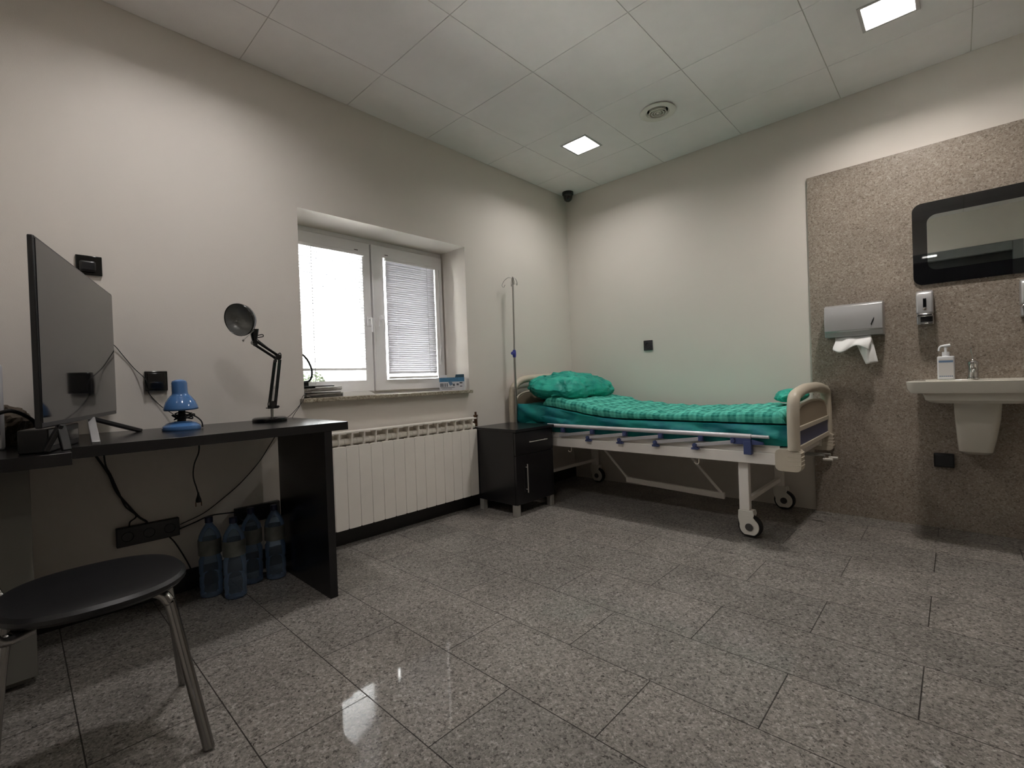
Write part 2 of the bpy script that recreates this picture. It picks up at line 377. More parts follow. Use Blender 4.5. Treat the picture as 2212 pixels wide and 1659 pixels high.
def tag(o, label=None, cat=None, group=None, kind=None):
    if label: o['label'] = label
    if cat: o['category'] = cat
    if group: o['group'] = group
    if kind: o['kind'] = kind
    return o

def thing(name, label, cat, loc, group=None, rz=0.0):
    o = bpy.data.objects.new(name, None); COL.objects.link(o); o.location = loc; o.rotation_euler = (0, 0, rz); o.empty_display_size = 0.05
    return tag(o, label, cat, group)

def struct(name, mb, m, parent=None, label=None, cat=None, **k):
    o = mb.build(name, m, parent, **k)
    if not parent: o['kind'] = 'structure'; tag(o, label, cat)
    return o

def dup(o, parent=None):
    c = o.copy(); COL.objects.link(c); c.parent = parent
    for ch in list(o.children): dup(ch, c)
    return c

def rrect(u0, u1, v0, v1, r, n=6):
    """rounded rectangle outline (u, v)"""
    out = []
    for cx, cy, a in ((u1-r, v1-r, 0), (u0+r, v1-r, 90), (u0+r, v0+r, 180), (u1-r, v0+r, 270)):
        for k in range(n+1):
            A = R(a+90*k/n); out.append((cx+r*math.cos(A), cy+r*math.sin(A)))
    return out

# ------------------------------------------------------------------ room shell
XR, YF = 4.95, -3.88
OY0, OY1, OZ0, OZ1 = -2.575, -1.322, 0.866, 1.979     # window opening
b = MB(); T = 0.36
b.box(-T, 0, YF-0.2, OY0, 0, H+0.3).box(-T, 0, OY1, 0.2, 0, H+0.3).box(-T, 0, OY0, OY1, 0, OZ0).box(-T, 0, OY0, OY1, OZ1, H+0.3)
struct('wall_left', b, 'wall', label='beige painted wall with the window and the radiator', cat='wall', smooth=False)
struct('wall_back', MB().box(0, XR+0.2, 0, 0.2, 0, H+0.3), 'wall', label='beige painted wall behind the hospital bed', cat='wall', smooth=False)
b = MB().box(0, 2.06, YF-0.2, YF, 0, H+0.3).box(3.26, XR+0.2, YF-0.2, YF, 0, H+0.3).box(2.06, 3.26, YF-0.2, YF, 2.28, H+0.3)
struct('wall_front', b, 'wall', label='beige wall behind the viewer, seen in the mirror', cat='wall', smooth=False)
struct('wall_right', MB().box(XR, XR+0.2, YF, 0, 0, H+0.3), 'wall', label='beige wall out of view on the sink side', cat='wall', smooth=False)
d1 = thing('door_1', 'dark door leaf in a grey frame, reflected in the mirror', 'door', (2.66, YF, 0)); d1['kind'] = 'structure'
MB().box(2.06, 2.14, YF-0.12, YF+0.015, 0, 2.28).box(3.18, 3.26, YF-0.12, YF+0.015, 0, 2.28).box(2.14, 3.18, YF-0.12, YF+0.015, 2.18, 2.28).build('door_frame', 'doorframe', d1, bevel=0.004)
MB().box(2.14, 3.18, YF-0.10, YF-0.055, 0.01, 2.18).build('door_leaf', 'doorleaf', d1)
MB().tube([(2.24, YF-0.055, 1.03), (2.24, YF-0.01, 1.03), (2.36, YF-0.01, 1.03)], 0.009).build('door_handle', 'steel', d1)
t = thing('door_light', 'thin lit bar above the dark door, seen as a streak in the mirror', 'lamp', (2.5, YF+0.02, 2.23))
MB().box(2.43, 2.57, YF+0.016, YF+0.045, 2.222, 2.245).build('light_housing', 'pvc', t, bevel=0.003)
MB().box(2.44, 2.56, YF+0.0455, YF+0.048, 2.226, 2.241).build('light_panel', lampglow('door_light_panel', (1, 0.97, 0.92), 6.0), t, smooth=False)
struct('floor', MB().box(-0.0, XR, YF-0.2, 0, -0.1, 0), 'floor', label='polished speckled grey granite tile floor', cat='floor', smooth=False)
b = MB().box(0.0, 0.014, YF, 0.0, 0, 0.1)
struct('baseboard_left', b, 'base', label='black stone baseboard along the window wall', cat='baseboard', bevel=0.002)

# ceiling: square tiles with a small gap on a lay-in grid
GX0, GY0 = 0.3995, 0.4425
xs = [0]+[GX0+0.6*k for k in range(8)]+[XR]; ys = [0]+[-(GY0+0.6*k) for k in range(6)]+[YF]
xs = [x for x in xs if x <= XR]
b = MB(); g = 0.0022; hw = 0.1
holes = [p for p, _, _ in LAMPS]; vents = [(1.31, -0.745)]
for i in range(len(xs)-1):
    for j in range(len(ys)-1):
        x0, x1, y1, y0 = xs[i]+g, xs[i+1]-g, ys[j]-g, ys[j+1]+g
        c = ((x0+x1)/2, (y0+y1)/2); hole = None
        for h in holes:
            if x0 < h[0] < x1 and y0 < h[1] < y1: hole = (h, hw)
        for h in vents:
            if x0 < h[0] < x1 and y0 < h[1] < y1: hole = (h, 0.07)
        if hole:
            (hx, hy), q = hole
            b.box(x0, hx-q, y0, y1, H, H+0.016).box(hx+q, x1, y0, y1, H, H+0.016).box(hx-q, hx+q, y0, hy-q, H, H+0.016).box(hx-q, hx+q, hy+q, y1, H, H+0.016)
        else: b.box(x0, x1, y0, y1, H, H+0.016)
struct('ceiling', b, 'ceiling', label='suspended ceiling of pale square tiles', cat='ceiling', smooth=False)
b = MB()
for x in xs[1:-1]: b.box(x-0.011, x+0.011, YF, 0, H+0.004, H+0.012)
for k in range(len(xs)-1):
    for y in ys[1:-1]: b.box(xs[k]+0.011, xs[k+1]-0.011, y-0.011, y+0.011, H+0.004, H+0.012)
b.build('ceiling_grid', 'grid', bpy.data.objects['ceiling'], smooth=False)
struct('ceiling_slab', MB().box(-T, XR+0.2, YF-0.2, 0.2, H+0.3, H+0.45), 'dark', label='dark structural slab above the suspended ceiling', cat='slab', smooth=False)

# ------------------------------------------------------------------ recessed lamps and vent
LN = ['square recessed downlight above the head of the bed', 'square recessed downlight above the washbasin side, cut by the photo edge',
      'square recessed downlight above the desk', 'square recessed downlight near the wall behind, second from the window wall']
for (pos, watt, col), ln in zip(LAMPS, LN):
    x, y = pos
    t = thing('recessed_downlight', ln, 'ceiling light', (x, y, H), 'recessed downlights')
    a = hw; o = hw+0.012
    sq = lambda q, z: [(x-q, y-q, z), (x+q, y-q, z), (x+q, y+q, z), (x-q, y+q, z)]
    MB().ring(sq(o, H-0.004), sq(a-0.002, H-0.004), (0, 0, 0.004)).build('trim_ring', 'alu', t, smooth=False)
    b = MB(); n = 4; A = sq(a-0.002, H-0.003); B = sq(0.078, H+0.058)
    b.add(A+B, [(i, (i+1) % 4, 4+(i+1) % 4, 4+i) for i in range(4)])
    b.build('reflector', 'alu', t, smooth=False, thick=0.002)
    gl = lampglow('lamp_diffuser', col, 30.0*watt/7.0)
    MB().box(x-0.078, x+0.078, y-0.078, y+0.078, H+0.058, H+0.062).build('diffuser', gl, t, smooth=False)
    ld = bpy.data.lights.new('downlight_light', 'AREA'); ld.shape = 'SQUARE'; ld.size = 0.15; ld.energy = watt; ld.color = col
    lo = bpy.data.objects.new('downlight_light', ld); COL.objects.link(lo); lo.parent = t; lo.location = (0, 0, 0.054)
vx, vy = vents[0]
t = thing('ceiling_vent', 'round ceiling air diffuser with concentric rings', 'vent', (vx, vy, H))
MB().lathe([(0.066, 0.0), (0.112, -0.004), (0.114, -0.009), (0.105, -0.013), (0.075, -0.010), (0.066, 0.0)], (vx, vy, H), seg=40).build('outer_ring', 'vent', t)
b = MB()
for r0 in (0.057, 0.040, 0.023): b.lathe([(r0, -0.016), (r0-0.005, 0.010), (r0-0.0065, 0.009), (r0-0.0045, -0.017), (r0, -0.016)], (vx, vy, H), seg=36)
b.build('cone_rings', 'vent', t)
MB().lathe([(0, -0.016), (0.009, -0.016), (0.008, -0.010), (0, -0.010)], (vx, vy, H), seg=24).box(vx-0.066, vx+0.066, vy-0.002, vy+0.002, H+0.004, H+0.009).build('hub', 'vent', t)
MB().lathe([(0.066, 0.0), (0.066, 0.10), (0, 0.10)], (vx, vy, H), seg=30).build('duct', 'dark', t)
# corner camera
t = thing('ceiling_camera', 'small black security camera in the ceiling corner', 'camera', (0.095, -0.095, H))
MB().lathe([(0, 0), (0.052, 0), (0.052, -0.022), (0.046, -0.03), (0, -0.03)], (0.095, -0.095, H-0.0005)).build('camera_mount', 'black', t)
MB().lathe([(0.044, -0.028), (0.043, -0.05), (0.034, -0.072), (0.018, -0.085), (0, -0.089)], (0.095, -0.095, H)).build('camera_dome', 'blackgloss', t)

# ------------------------------------------------------------------ window
w1 = thing('window_1', 'white two-sash window in a deep reveal above the radiator', 'window', (-0.3, -1.95, 0.9)); w1['kind'] = 'structure'
def rect_ring(b, x, y0, y1, z0, z1, wl, wr, wb, wt, dx):
    b.ring([(x, y0, z0), (x, y1, z0), (x, y1, z1), (x, y0, z1)], [(x, y0+wl, z0+wb), (x, y1-wr, z0+wb), (x, y1-wr, z1-wt), (x, y0+wl, z1-wt)], (dx, 0, 0)); return b
MB_ = MB(); rect_ring(MB_, -0.345, OY0, OY1, 0.89, OZ1, 0.05, 0.05, 0.05, 0.05, 0.055)
MB_.box(-0.345, -0.29, -1.985, -1.945, 0.935, 1.93)
MB_.build('window_frame', 'pvc', w1, bevel=0.003)
for (y0, y1, gy0, gy1, gz0, gz1) in ((-2.558, -1.972, -2.503, -2.032, 0.985, 1.862), (-1.958, -1.338, -1.872, -1.408, 0.985, 1.862)):
    s = MB(); rect_ring(s, -0.33, y0, y1, 0.908, 1.945, gy0-y0, y1-gy1, gz0-0.908, 1.945-gz1, 0.066); sash = s.build('sash', 'pvc', w1, bevel=0.006)
    s = MB(); rect_ring(s, -0.268, gy0-0.004, gy1+0.004, gz0-0.004, gz1+0.004, 0.006, 0.006, 0.006, 0.006, 0.006); s.build('gasket', 'pvc', sash)
    MB().box(-0.322, -0.316, gy0-0.01, gy1+0.01, gz0-0.01, gz1+0.01).build('pane', 'glass', sash, smooth=False)
for hy in (-1.995, -1.905):
    s = MB().box(-0.264, -0.256, hy-0.014, hy+0.014, 1.365, 1.43)
    s.tube([(-0.256, hy, 1.412), (-0.232, hy, 1.412), (-0.222, hy, 1.403), (-0.220, hy+0.001, 1.365), (-0.222, hy+0.002, 1.318)], [0.008, 0.008, 0.009, 0.008, 0.007], smooth=5)
    s.build('window_handle', 'pvc', w1, bevel=0.002)
s = MB()
for hy in (-2.075, -1.84): MB().box(-0.264, -0.2632, hy-0.014, hy+0.014, 1.879, 1.884).build('vent_slot', 'gasket', w1)
b = MB().box(-0.345, 0.001, OY0-0.001, OY1+0.001, 0.866, 0.889).box(0.0, 0.05, -2.602, -1.328, 0.866, 0.889)
b.build('window_sill', 'sill', w1, bevel=0.003)

def blind(label, y0, y1, z0, z1, tilt, pitch, width, group, wand_y, skew=0.0):
    t = thing('window_blind', label, 'blind', (-0.26, (y0+y1)/2, z1), group)
    X = -0.252
    MB().box(X-0.012, X+0.012, y0, y1, z1, z1+0.022).build('headrail', 'pvc', t, bevel=0.002)
    s = MB(); n = int((z1-z0-0.02)/pitch)
    for i in range(n):
        z = z1-0.008-i*pitch; a = tilt+R(random.uniform(-2, 2))-(R(9)*i/n if tilt > 0.5 else 0)
        ax = Vector((math.cos(a), 0, math.sin(a)))*width/2; nz_ = Vector((-math.sin(a), 0, math.cos(a)))
        c = Vector((X, 0, z)); dy = random.uniform(-0.0012, 0.0012)
        vs = []
        for yy in (y0+0.004+dy, y1-0.004+dy):
            for q in (-1, -0.5, 0, 0.5, 1): p = c+ax*q+nz_*0.0016*(1-q*q); vs.append((p.x, yy, p.z))
        s.add(vs, [(k, k+1, k+6, k+5) for k in range(4)])
    s.build('slats', 'slat', t, fixn=False, thick=0.0004)
    MB().box(X-0.01, X+0.01, y0+0.003, y1-0.003, z0-0.003, z0+0.013).build('bottom_rail', 'pvc', t, bevel=0.002)
    s = MB()
    for f in (0.18, 0.82):
        yy = y0+(y1-y0)*f; MB().cyl((X+0.011, yy, z0+0.006), (X+0.011, yy, z1), 0.0007, seg=6).build('ladder_cord', 'pvc', t)
    zb = z0-0.09 if wand_y < -2.2 else z0+0.1
    MB().cyl((X+0.016, wand_y, zb), (X+0.016, wand_y, z1), 0.0022, seg=8).tube([(X+0.017, wand_y+0.002, z0+0.27), (X+0.018, wand_y-0.012, z0+0.18), (X+0.02, wand_y-0.018, z0+0.1)], 0.0012, 6, smooth=4).build('tilt_wand', 'alu', t)
blind('venetian blind on the left sash, slats open to bright daylight', -2.507, -2.03, 1.058, 1.842, R(8), 0.0195, 0.016, 'venetian blinds', -2.40)
blind('venetian blind on the right sash, slats closed and grey', -1.862, -1.425, 0.995, 1.835, R(72), 0.0158, 0.0200, 'venetian blinds', -1.392)

# outside: paving, bush
struct('ground_outside', MB().box(-14, -0.5, -10, 8, -0.3, -0.2), 'outground', label='pale paving outside the window', cat='ground', smooth=False)
t = thing('garden_bush', 'green leafy bush outside behind the left window sash', 'bush', (-4.0, -0.82, -0.2))
b = MB()
for k in range(2200):
    v = Vector((random.gauss(0, 1), random.gauss(0, 1), random.gauss(0, 1))).normalized()*random.uniform(0.3, 1)
    c = Vector((-4.0, -0.84, 0.72))+Vector((v.x*0.35, v.y*0.34, v.z*0.48))
    a = Vector((random.uniform(-1, 1), random.uniform(-1, 1), random.uniform(-1, 1))).normalized(); q = a.orthogonal().normalized()
    b.add([c-a*0.035, c+q*0.016, c+a*0.035, c-q*0.016], [(0, 1, 2, 3)])
b.build('leaves', 'leaf', t, smooth=False, fixn=False)
MB().tube([(-4, -0.82, -0.21), (-4.0, -0.84, 0.2), (-4.02, -0.86, 0.7)], [0.04, 0.03, 0.01], 8).build('stem', 'bark', t)

# ------------------------------------------------------------------ radiator
RY0, RN = -2.625, 16
t = thing('radiator', 'white aluminium sectional radiator under the window', 'radiator', (0.06, -1.98, 0.0))
RZ0, RZ1 = 0.112, 0.682
for k in range(RN):
    y0 = RY0+0.0796*k; yc = y0+0.04
    s = MB()
    o = rrect(y0+0.0012, y0+0.0788, RZ0, 0.598, 0.007, 3)
    s.prism([(0.088, p[0], p[1]) for p in o], (0.014, 0, 0))
    s.box(0.035, 0.088, yc-0.0015, yc+0.0015, RZ0+0.02, RZ1-0.006)
    s.box(0.088, 0.100, yc-0.0022, yc+0.0022, 0.59, RZ1-0.004)
    s.box(0.028, 0.040, y0+0.006, y0+0.074, RZ0+0.01, RZ1-0.02)
    s.box(0.060, 0.066, y0+0.0, y0+0.08, 0.617, 0.640)
    s.box(0.030, 0.103, y0+0.0008, y0+0.0792, RZ1-0.008, RZ1+0.001)
    s.cyl((0.065, y0+0.0005, 0.622), (0.065, y0+0.079, 0.622), 0.02, seg=12)
    s.build('radiator_section', 'rad', t, bevel=0.0012, bseg=1)
yr = RY0+0.0796*RN
s = MB().cyl((0.06, yr, 0.627), (0.06, yr+0.03, 0.627), 0.013).cyl((0.06, yr+0.028, 0.613), (0.06, yr+0.028, 0.685), 0.013).cyl((0.06, yr+0.028, 0.685), (0.06, yr+0.028, 0.70), 0.017).cyl((0.06, yr+0.028, 0.70), (0.06, yr+0.028, 0.722), 0.008)
s.cyl((0.001, yr+0.028, 0.64), (0.06, yr+0.028, 0.64), 0.009)
s.build('valve', 'brass', t, bevel=0.001)
for yy in (RY0+0.2, yr-0.2): MB().box(0.001, 0.034, yy-0.01, yy+0.01, 0.56, 0.59).build('wall_bracket', 'rad', t)

# ------------------------------------------------------------------ desk
DZ = 0.788
t = thing('desk', 'long black laminate desk against the window wall', 'desk', (0.33, -3.1, 0))
MB().box(0.004, 0.65, -3.598, -2.652, DZ-0.037, DZ).build('desktop', 'desk', t, bevel=0.001)
MB().box(0.10, 0.648, -2.765, -2.73, 0.0, DZ-0.037).build('leg', 'desk', t, bevel=0.001)
t = thing('corner_desk', 'deeper black desk at the left edge carrying the television', 'desk', (0.4, -3.74, 0))
MB().box(0.004, 0.82, -3.87, -3.6, DZ-0.037, DZ-0.0005).build('desktop', 'desk', t, bevel=0.001)
t = thing('desk_pedestal', 'light grey cabinet under the corner desk', 'cabinet', (0.24, -3.78, 0))
MB().box(0.02, 0.455, -3.872, -3.684, 0.03, DZ-0.038).box(0.05, 0.43, -3.86, -3.70, 0.0, 0.03).build('body', 'pedestal', t, bevel=0.002)
MB().box(0.456, 0.475, -3.872, -3.684, 0.03, DZ-0.042).build('door', 'pedestal', t, bevel=0.002)

# ------------------------------------------------------------------ television on V feet
A_ = Vector((0.045, -3.407, 0)); B_ = Vector((0.93, -3.663, 0)); dr = (B_-A_).normalized(); nn = Vector((-dr.y, dr.x, 0))
if nn.dot(Vector((0.3, 1, 0))) < 0: nn = -nn
t = thing('television', 'large flat television turned away, with dark reflecting screen', 'television', (0.49, -3.535, DZ))
c = (A_+B_)/2; hl = (B_-A_).length/2; z0, z1 = 0.868, 1.386; zc = (z0+z1)/2; hz = (z1-z0)/2
tv = MB().obox(c-nn*0.007+Vector((0, 0, zc)), dr*hl, nn*0.007, Vector((0, 0, hz))).obox(c-nn*0.034+Vector((0, 0, zc-0.06)), dr*hl*0.45, nn*0.02, Vector((0, 0, hz*0.5))).build('housing', 'black', t, bevel=0.003)
MB().obox(c+nn*0.0008+Vector((0, 0, zc+0.004)), dr*(hl-0.007), nn*0.001, Vector((0, 0, hz-0.011))).build('screen', 'screen', t, smooth=False)
def vfoot(px, tip1, tip2):
    ap = Vector(px); s = MB()
    for tp in (tip1, tip2):
        tp = Vector(tp); d = (tp-ap); sd = d.cross(Vector((0, 0, 1))).normalized(); u2 = sd.cross(d.normalized())
        s.obox((ap+tp)/2, d/2, sd*0.011, u2*0.006)
    return s
ft = vfoot((0.42, -3.522, 0.868), (0.15, -3.345, DZ+0.006), (0.16, -3.35, DZ+0.006)).build('foot', 'black', t, bevel=0.002)
tag(vfoot((0.42, -3.522, 0.868), (0.635, -3.53, DZ+0.006), (0.636, -3.53, DZ+0.006)).build('front_prong', 'alu', ft, bevel=0.002), 'pale metal prong of the foot')
vfoot((0.78, -3.62, 0.868), (0.79, -3.655, DZ+0.006), (0.805, -3.61, DZ+0.006)).build('foot', 'black', t, bevel=0.002)

t = thing('set_top_box', 'black box under the television on the corner desk', 'electronic box', (0.6, -3.7, DZ))
bc = Vector((0.600, -3.634, DZ+0.035))
MB().obox(bc, dr*0.155, nn*0.034, (0, 0, 0.035)).build('case', 'black', t, bevel=0.004)
MB().obox(bc+nn*0.0345, dr*0.14, nn*0.0006, (0, 0, 0.016)).build('front_panel', 'blackgloss', t, smooth=False)
# crumpled paper bag and white device at the left edge
t = thing('paper_bag', 'crumpled brown paper bag on the desk behind the television edge', 'bag', (0.3, -3.78, DZ))
b = MB(); vs = []
def bagf(u, v):
    th = u*2*math.pi; ph = v*math.pi
    p = Vector((math.cos(th)*math.sin(ph)*0.13, math.sin(th)*math.sin(ph)*0.085, -math.cos(ph)*0.075))
    nzv = noise.noise(p*24+Vector((3, 1, 2)))*0.045+abs(noise.noise(p*52))*0.040
    p = p*(1+nzv*5); p.z = max(p.z, -0.06)
    return Vector((0.30, -3.755, DZ+0.061))+p
b.sheet(bagf, 44, 22); b.build('bag', 'kraft', t, smooth=False)
t = thing('white_speaker', 'white upright device cut by the left photo edge', 'speaker', (0.36, -3.80, DZ))
MB().box(0.455, 0.50, -3.86, -3.735, DZ, 1.062).build('casing', 'pvc', t, bevel=0.008)
MB().box(0.501, 0.505, -3.85, -3.745, DZ+0.05, 1.03).build('front_grille', 'petcap', t)
tag(MB().tube([(0.52, -3.75, 0.905), (0.53, -3.72, 0.912), (0.50, -3.69, 0.895), (0.46, -3.665, 0.865), (0.42, -3.66, 0.82), (0.38, -3.66, DZ+0.006)], 0.006, 8, smooth=6).build('thick_cable', 'rubber'), 'thick black cable arching over the paper bag', 'cable')

# ------------------------------------------------------------------ blue lamp
bx, by = 0.25, -3.214
t = thing('blue_desk_lamp', 'small glossy blue desk lamp with bell shade', 'lamp', (bx, by, DZ))
MB().lathe([(0, 0), (0.070, 0), (0.072, 0.006), (0.069, 0.018), (0.055, 0.030), (0.03, 0.038), (0, 0.040)], (bx, by, DZ), seg=36).build('base', 'blue', t)
MB().tube([(bx, by, DZ+0.036), (bx, by+0.002, DZ+0.06), (bx, by+0.004, DZ+0.12)], [0.017, 0.014, 0.012], 14).build('neck', 'rubber', t)
ax = Vector((0.05, -0.035, 1)).normalized()
sh = MB().lathe([(0.064, 0.0), (0.063, 0.008), (0.054, 0.034), (0.040, 0.055), (0.030, 0.066), (0.0285, 0.075), (0.028, 0.115), (0.025, 0.124), (0.016, 0.129), (0, 0.131)], Vector((bx, by, DZ+0.088)), axis=ax, seg=40).build('shade', 'blue', t, thick=0.0015)
MB().lathe([(0.062, 0.003), (0.045, 0.012), (0.026, 0.03), (0, 0.04)], Vector((bx, by, DZ+0.088)), axis=ax, seg=32).build('shade_underside', 'bluedark', sh)
s = MB()
for k, (rr, zz) in enumerate(((0.028, 0.050), (0.034, 0.060), (0.025, 0.070))):
    s.tube([(bx+rr*math.cos(q*0.9+k), by+rr*math.sin(q*0.9+k)*1.2+0.008, DZ+zz+0.006*math.sin(q*2.1)) for q in range(7)], 0.0028, 8, smooth=4, closed=True)
s.tube([(bx, by+0.03, DZ+0.066), (bx, by+0.055, DZ+0.052), (bx, by+0.074, DZ+0.03), (bx, by+0.078, DZ+0.004)], 0.003, 8, smooth=5)
s.build('wound_cord', 'rubber', t)

# ------------------------------------------------------------------ black articulated lamp
lx, ly = 0.21, -2.838
t = thing('architect_lamp', 'black articulated desk lamp with jointed arms and round shade', 'lamp', (lx, ly, DZ))
MB().lathe([(0, 0), (0.077, 0), (0.079, 0.004), (0.078, 0.018), (0.07, 0.023), (0, 0.024)], (lx, ly, DZ), seg=40).build('base', 'lampblack', t)
MB().cyl((lx, ly+0.012, DZ+0.02), (lx, ly+0.012, DZ+0.07), 0.007).build('stem', 'steel', t)
J0 = Vector((lx, -2.826, 0.862)); J1 = Vector((0.235, -2.80, 1.108)); J2 = Vector((0.27, -2.915, 1.176))
s = MB()
for oy in (-0.014, 0.014):
    for ox in (-0.011, 0.011): s.cyl(J0+Vector((ox, oy, -0.005)), J1+Vector((ox, oy*0.8, -0.012)), 0.0042, seg=8)
s.box(lx-0.014, lx+0.014, -2.85, -2.80, 0.853, 0.86).cyl((lx-0.016, -2.826, 0.875), (lx+0.016, -2.826, 0.875), 0.016, seg=16)
s.build('lower_arm', 'lampblack', t)
s = MB()
for k in range(24):
    A = k/24; p = J0.lerp(J1, 0.12+0.3*A); 
s.tube([J0.lerp(J1, 0.08+0.34*k/60)+Vector((0.004*math.cos(k*1.3), 0.004*math.sin(k*1.3), 0)) for k in range(61)], 0.0011, 5)
s.build('spring', 'steel', t)
s = MB()
for oz in (-0.010, 0.012):
    for ox in (-0.010, 0.010): s.cyl(J1+Vector((ox, 0, oz)), J2+Vector((ox, 0, oz)), 0.004, seg=8)
s.cyl(J1+Vector((-0.017, 0, 0)), J1+Vector((0.017, 0, 0)), 0.014, seg=16).cyl(J2+Vector((-0.015, 0, 0)), J2+Vector((0.015, 0, 0)), 0.012, seg=16)
s.build('upper_arm', 'lampblack', t)
for a_, q_, r_ in ((J1+Vector((0.018, -0.02, -0.02)), 0.014, 0.007), (J2+Vector((0.018, -0.005, -0.012)), 0.016, 0.008), (J0+Vector((0.017, 0.02, 0)), 0.012, 0.006)):
    MB().cyl(a_, a_+Vector((q_, 0, 0)), r_, seg=10).build('wing_nut', 'rubber', t)
hc = Vector((0.31, -2.992, 1.274)); fa = Vector((0.52, -0.82, -0.22)).normalized()
sh = MB().lathe([(0.074, 0.0), (0.0745, -0.008), (0.068, -0.030), (0.052, -0.052), (0.030, -0.066), (0.014, -0.071), (0, -0.072)], hc, axis=fa, seg=40).build('shade', 'lampblack', t, thick=0.0015)
MB().lathe([(0.0725, -0.003), (0.066, -0.028), (0.050, -0.049), (0.028, -0.062), (0, -0.067)], hc, axis=fa, seg=40).build('shade_lining', 'lampinner', sh)
nb = hc-fa*0.055+Vector((0, 0.03, -0.045))
MB().tube([nb, nb.lerp(J2, 0.5), J2], [0.020, 0.016, 0.009], 14).build('socket_holder', 'lampblack', t)
MB().cyl(nb+Vector((0.012, 0, -0.004)), nb+Vector((0.04, -0.062, -0.062)), 0.0016, seg=8).lathe([(0, -0.006), (0.006, 0), (0, 0.006)], nb+Vector((0.04, -0.062, -0.062)), seg=12).build('aiming_rod', 'steel', t)
s = MB().tube([J1+Vector((0, 0.0, 0.012)), J1+Vector((0, 0.014, 0.022)), J1+Vector((0, 0.018, 0.006)), J1+Vector((0, 0.006, -0.004))], 0.0026, 8, smooth=5)
s.tube([nb+Vector((0, 0.014, 0)), J2+Vector((0, 0.01, 0.035)), J2+Vector((0, 0.036, 0.04)), J2+Vector((0, 0.04, 0.03)), J2+Vector((0, 0.012, 0.02)), J2.lerp(J1, 0.4)+Vector((0, 0, 0.02)), J1+Vector((0, 0, 0.012))], 0.0024, 8, smooth=5)
s.build('lamp_cord', 'rubber', t)

# ------------------------------------------------------------------ wall plates and cables on the window wall
def plate(name, label, cat, y0, y1, z0, z1, x=0.0, deep=0.012, group=None):
    t = thing(name, label, cat, (x, (y0+y1)/2, z0), group)
    MB().box(x+0.0005, x+deep, y0, y1, z0, z1).build('cover_plate', 'blackgloss', t, bevel=0.003)
    return t
t = plate('wall_socket', 'glossy black wall socket with bulging cover, beside the television top', 'socket', -3.516, -3.43, 1.468, 1.551)
MB().box(0.012, 0.034, -3.505, -3.452, 1.480, 1.525).build('bulging_cover', 'black', t, bevel=0.008, bseg=3)
t = plate('wall_switch', 'black square wall plate above the blue lamp', 'switch', -3.301, -3.215, 0.962, 1.052, deep=0.022)
MB().box(0.022, 0.026, -3.292, -3.224, 0.971, 1.043).build('rocker', 'blackgloss', t, bevel=0.003)
def strip(label, y0, y1, z0, z1, n):
    t = plate('socket_strip', label, 'socket', y0, y1, z0, z1, deep=0.03, group='black socket strips below the desk')
    t.children[0].data.materials[0] = M['black']
    w_ = (y1-y0)/n
    for k in range(n):
        yc = y0+w_*(k+0.5)
        MB().lathe([(0, 0.0), (0.018, 0.0), (0.021, 0.004), (0.021, 0.006)], (0.028, yc, (z0+z1)/2), axis=(1, 0, 0), seg=24).build('socket_well', 'black', t)
    return t
t = strip('black socket strip on the wall beside the chair, cables plugged in', -3.424, -3.194, 0.278, 0.362, 3)
strip('black socket strip on the wall above the blue bottles', -2.958, -2.74, 0.262, 0.346, 3)

def cable(name, label, pts, r=0.0028, m='rubber', sm=6):
    return tag(MB().tube(pts, r, 8, smooth=sm).build(name, m), label, 'cable')
cable('power_cable', 'thin cable from the television back past the wall switch to the blue lamp',
      [(0.03, -3.46, 1.21), (0.012, -3.405, 1.172), (0.006, -3.375, 1.129), (0.006, -3.336, 1.068), (0.027, -3.301, 1.019), (0.030, -3.292, 0.985), (0.008, -3.285, 0.95), (0.008, -3.241, 0.888), (0.03, -3.195, 0.842), (0.12, -3.19, DZ+0.008), (0.175, -3.20, DZ+0.004)], 0.0017)
t = thing('lamp_plug_cord', 'short black cord hanging from the desk with a two-pin plug', 'cord', (0.4, -3.19, 0.75))
MB().tube([(0.4, -3.187, DZ-0.0375), (0.4, -3.189, 0.70), (0.4, -3.207, 0.65), (0.4, -3.212, 0.60), (0.4, -3.202, 0.55), (0.4, -3.198, 0.53)], 0.0028, 8, smooth=6).build('cord', 'rubber', t)
MB().lathe([(0, 0), (0.005, 0), (0.007, -0.012), (0.016, -0.03), (0.017, -0.04), (0, -0.041)], (0.4, -3.197, 0.532), sy=0.6).build('plug', 'rubber', t)
MB().cyl((0.4, -3.207, 0.492), (0.4, -3.207, 0.474), 0.002, seg=8).cyl((0.4, -3.187, 0.492), (0.4, -3.187, 0.474), 0.002, seg=8).build('pins', 'brass', t)
cable('television_cable', 'twisted black cables hanging from the desk to the socket strip',
      [(0.05, -3.50, DZ-0.04), (0.03, -3.478, 0.69), (0.02, -3.439, 0.605), (0.02, -3.416, 0.526), (0.02, -3.381, 0.461), (0.03, -3.345, 0.401), (0.035, -3.32, 0.375), (0.022, -3.315, 0.362)], 0.0045)
cable('television_cable', 'second cable wound beside it, running into the socket strip top',
      [(0.03, -3.455, DZ-0.04), (0.012, -3.448, 0.65), (0.02, -3.432, 0.600), (0.014, -3.408, 0.520), (0.022, -3.388, 0.455), (0.02, -3.352, 0.405), (0.03, -3.375, 0.385), (0.018, -3.378, 0.362)], 0.0032)
cable('lamp_cable', 'thin cable sagging from the black lamp down to the socket strip',
      [(0.06, -2.73, DZ-0.04), (0.015, -2.772, 0.655), (0.008, -2.833, 0.563), (0.008, -2.925, 0.469), (0.008, -3.012, 0.404), (0.008, -3.093, 0.353), (0.02, -3.19, 0.325)], 0.0022)
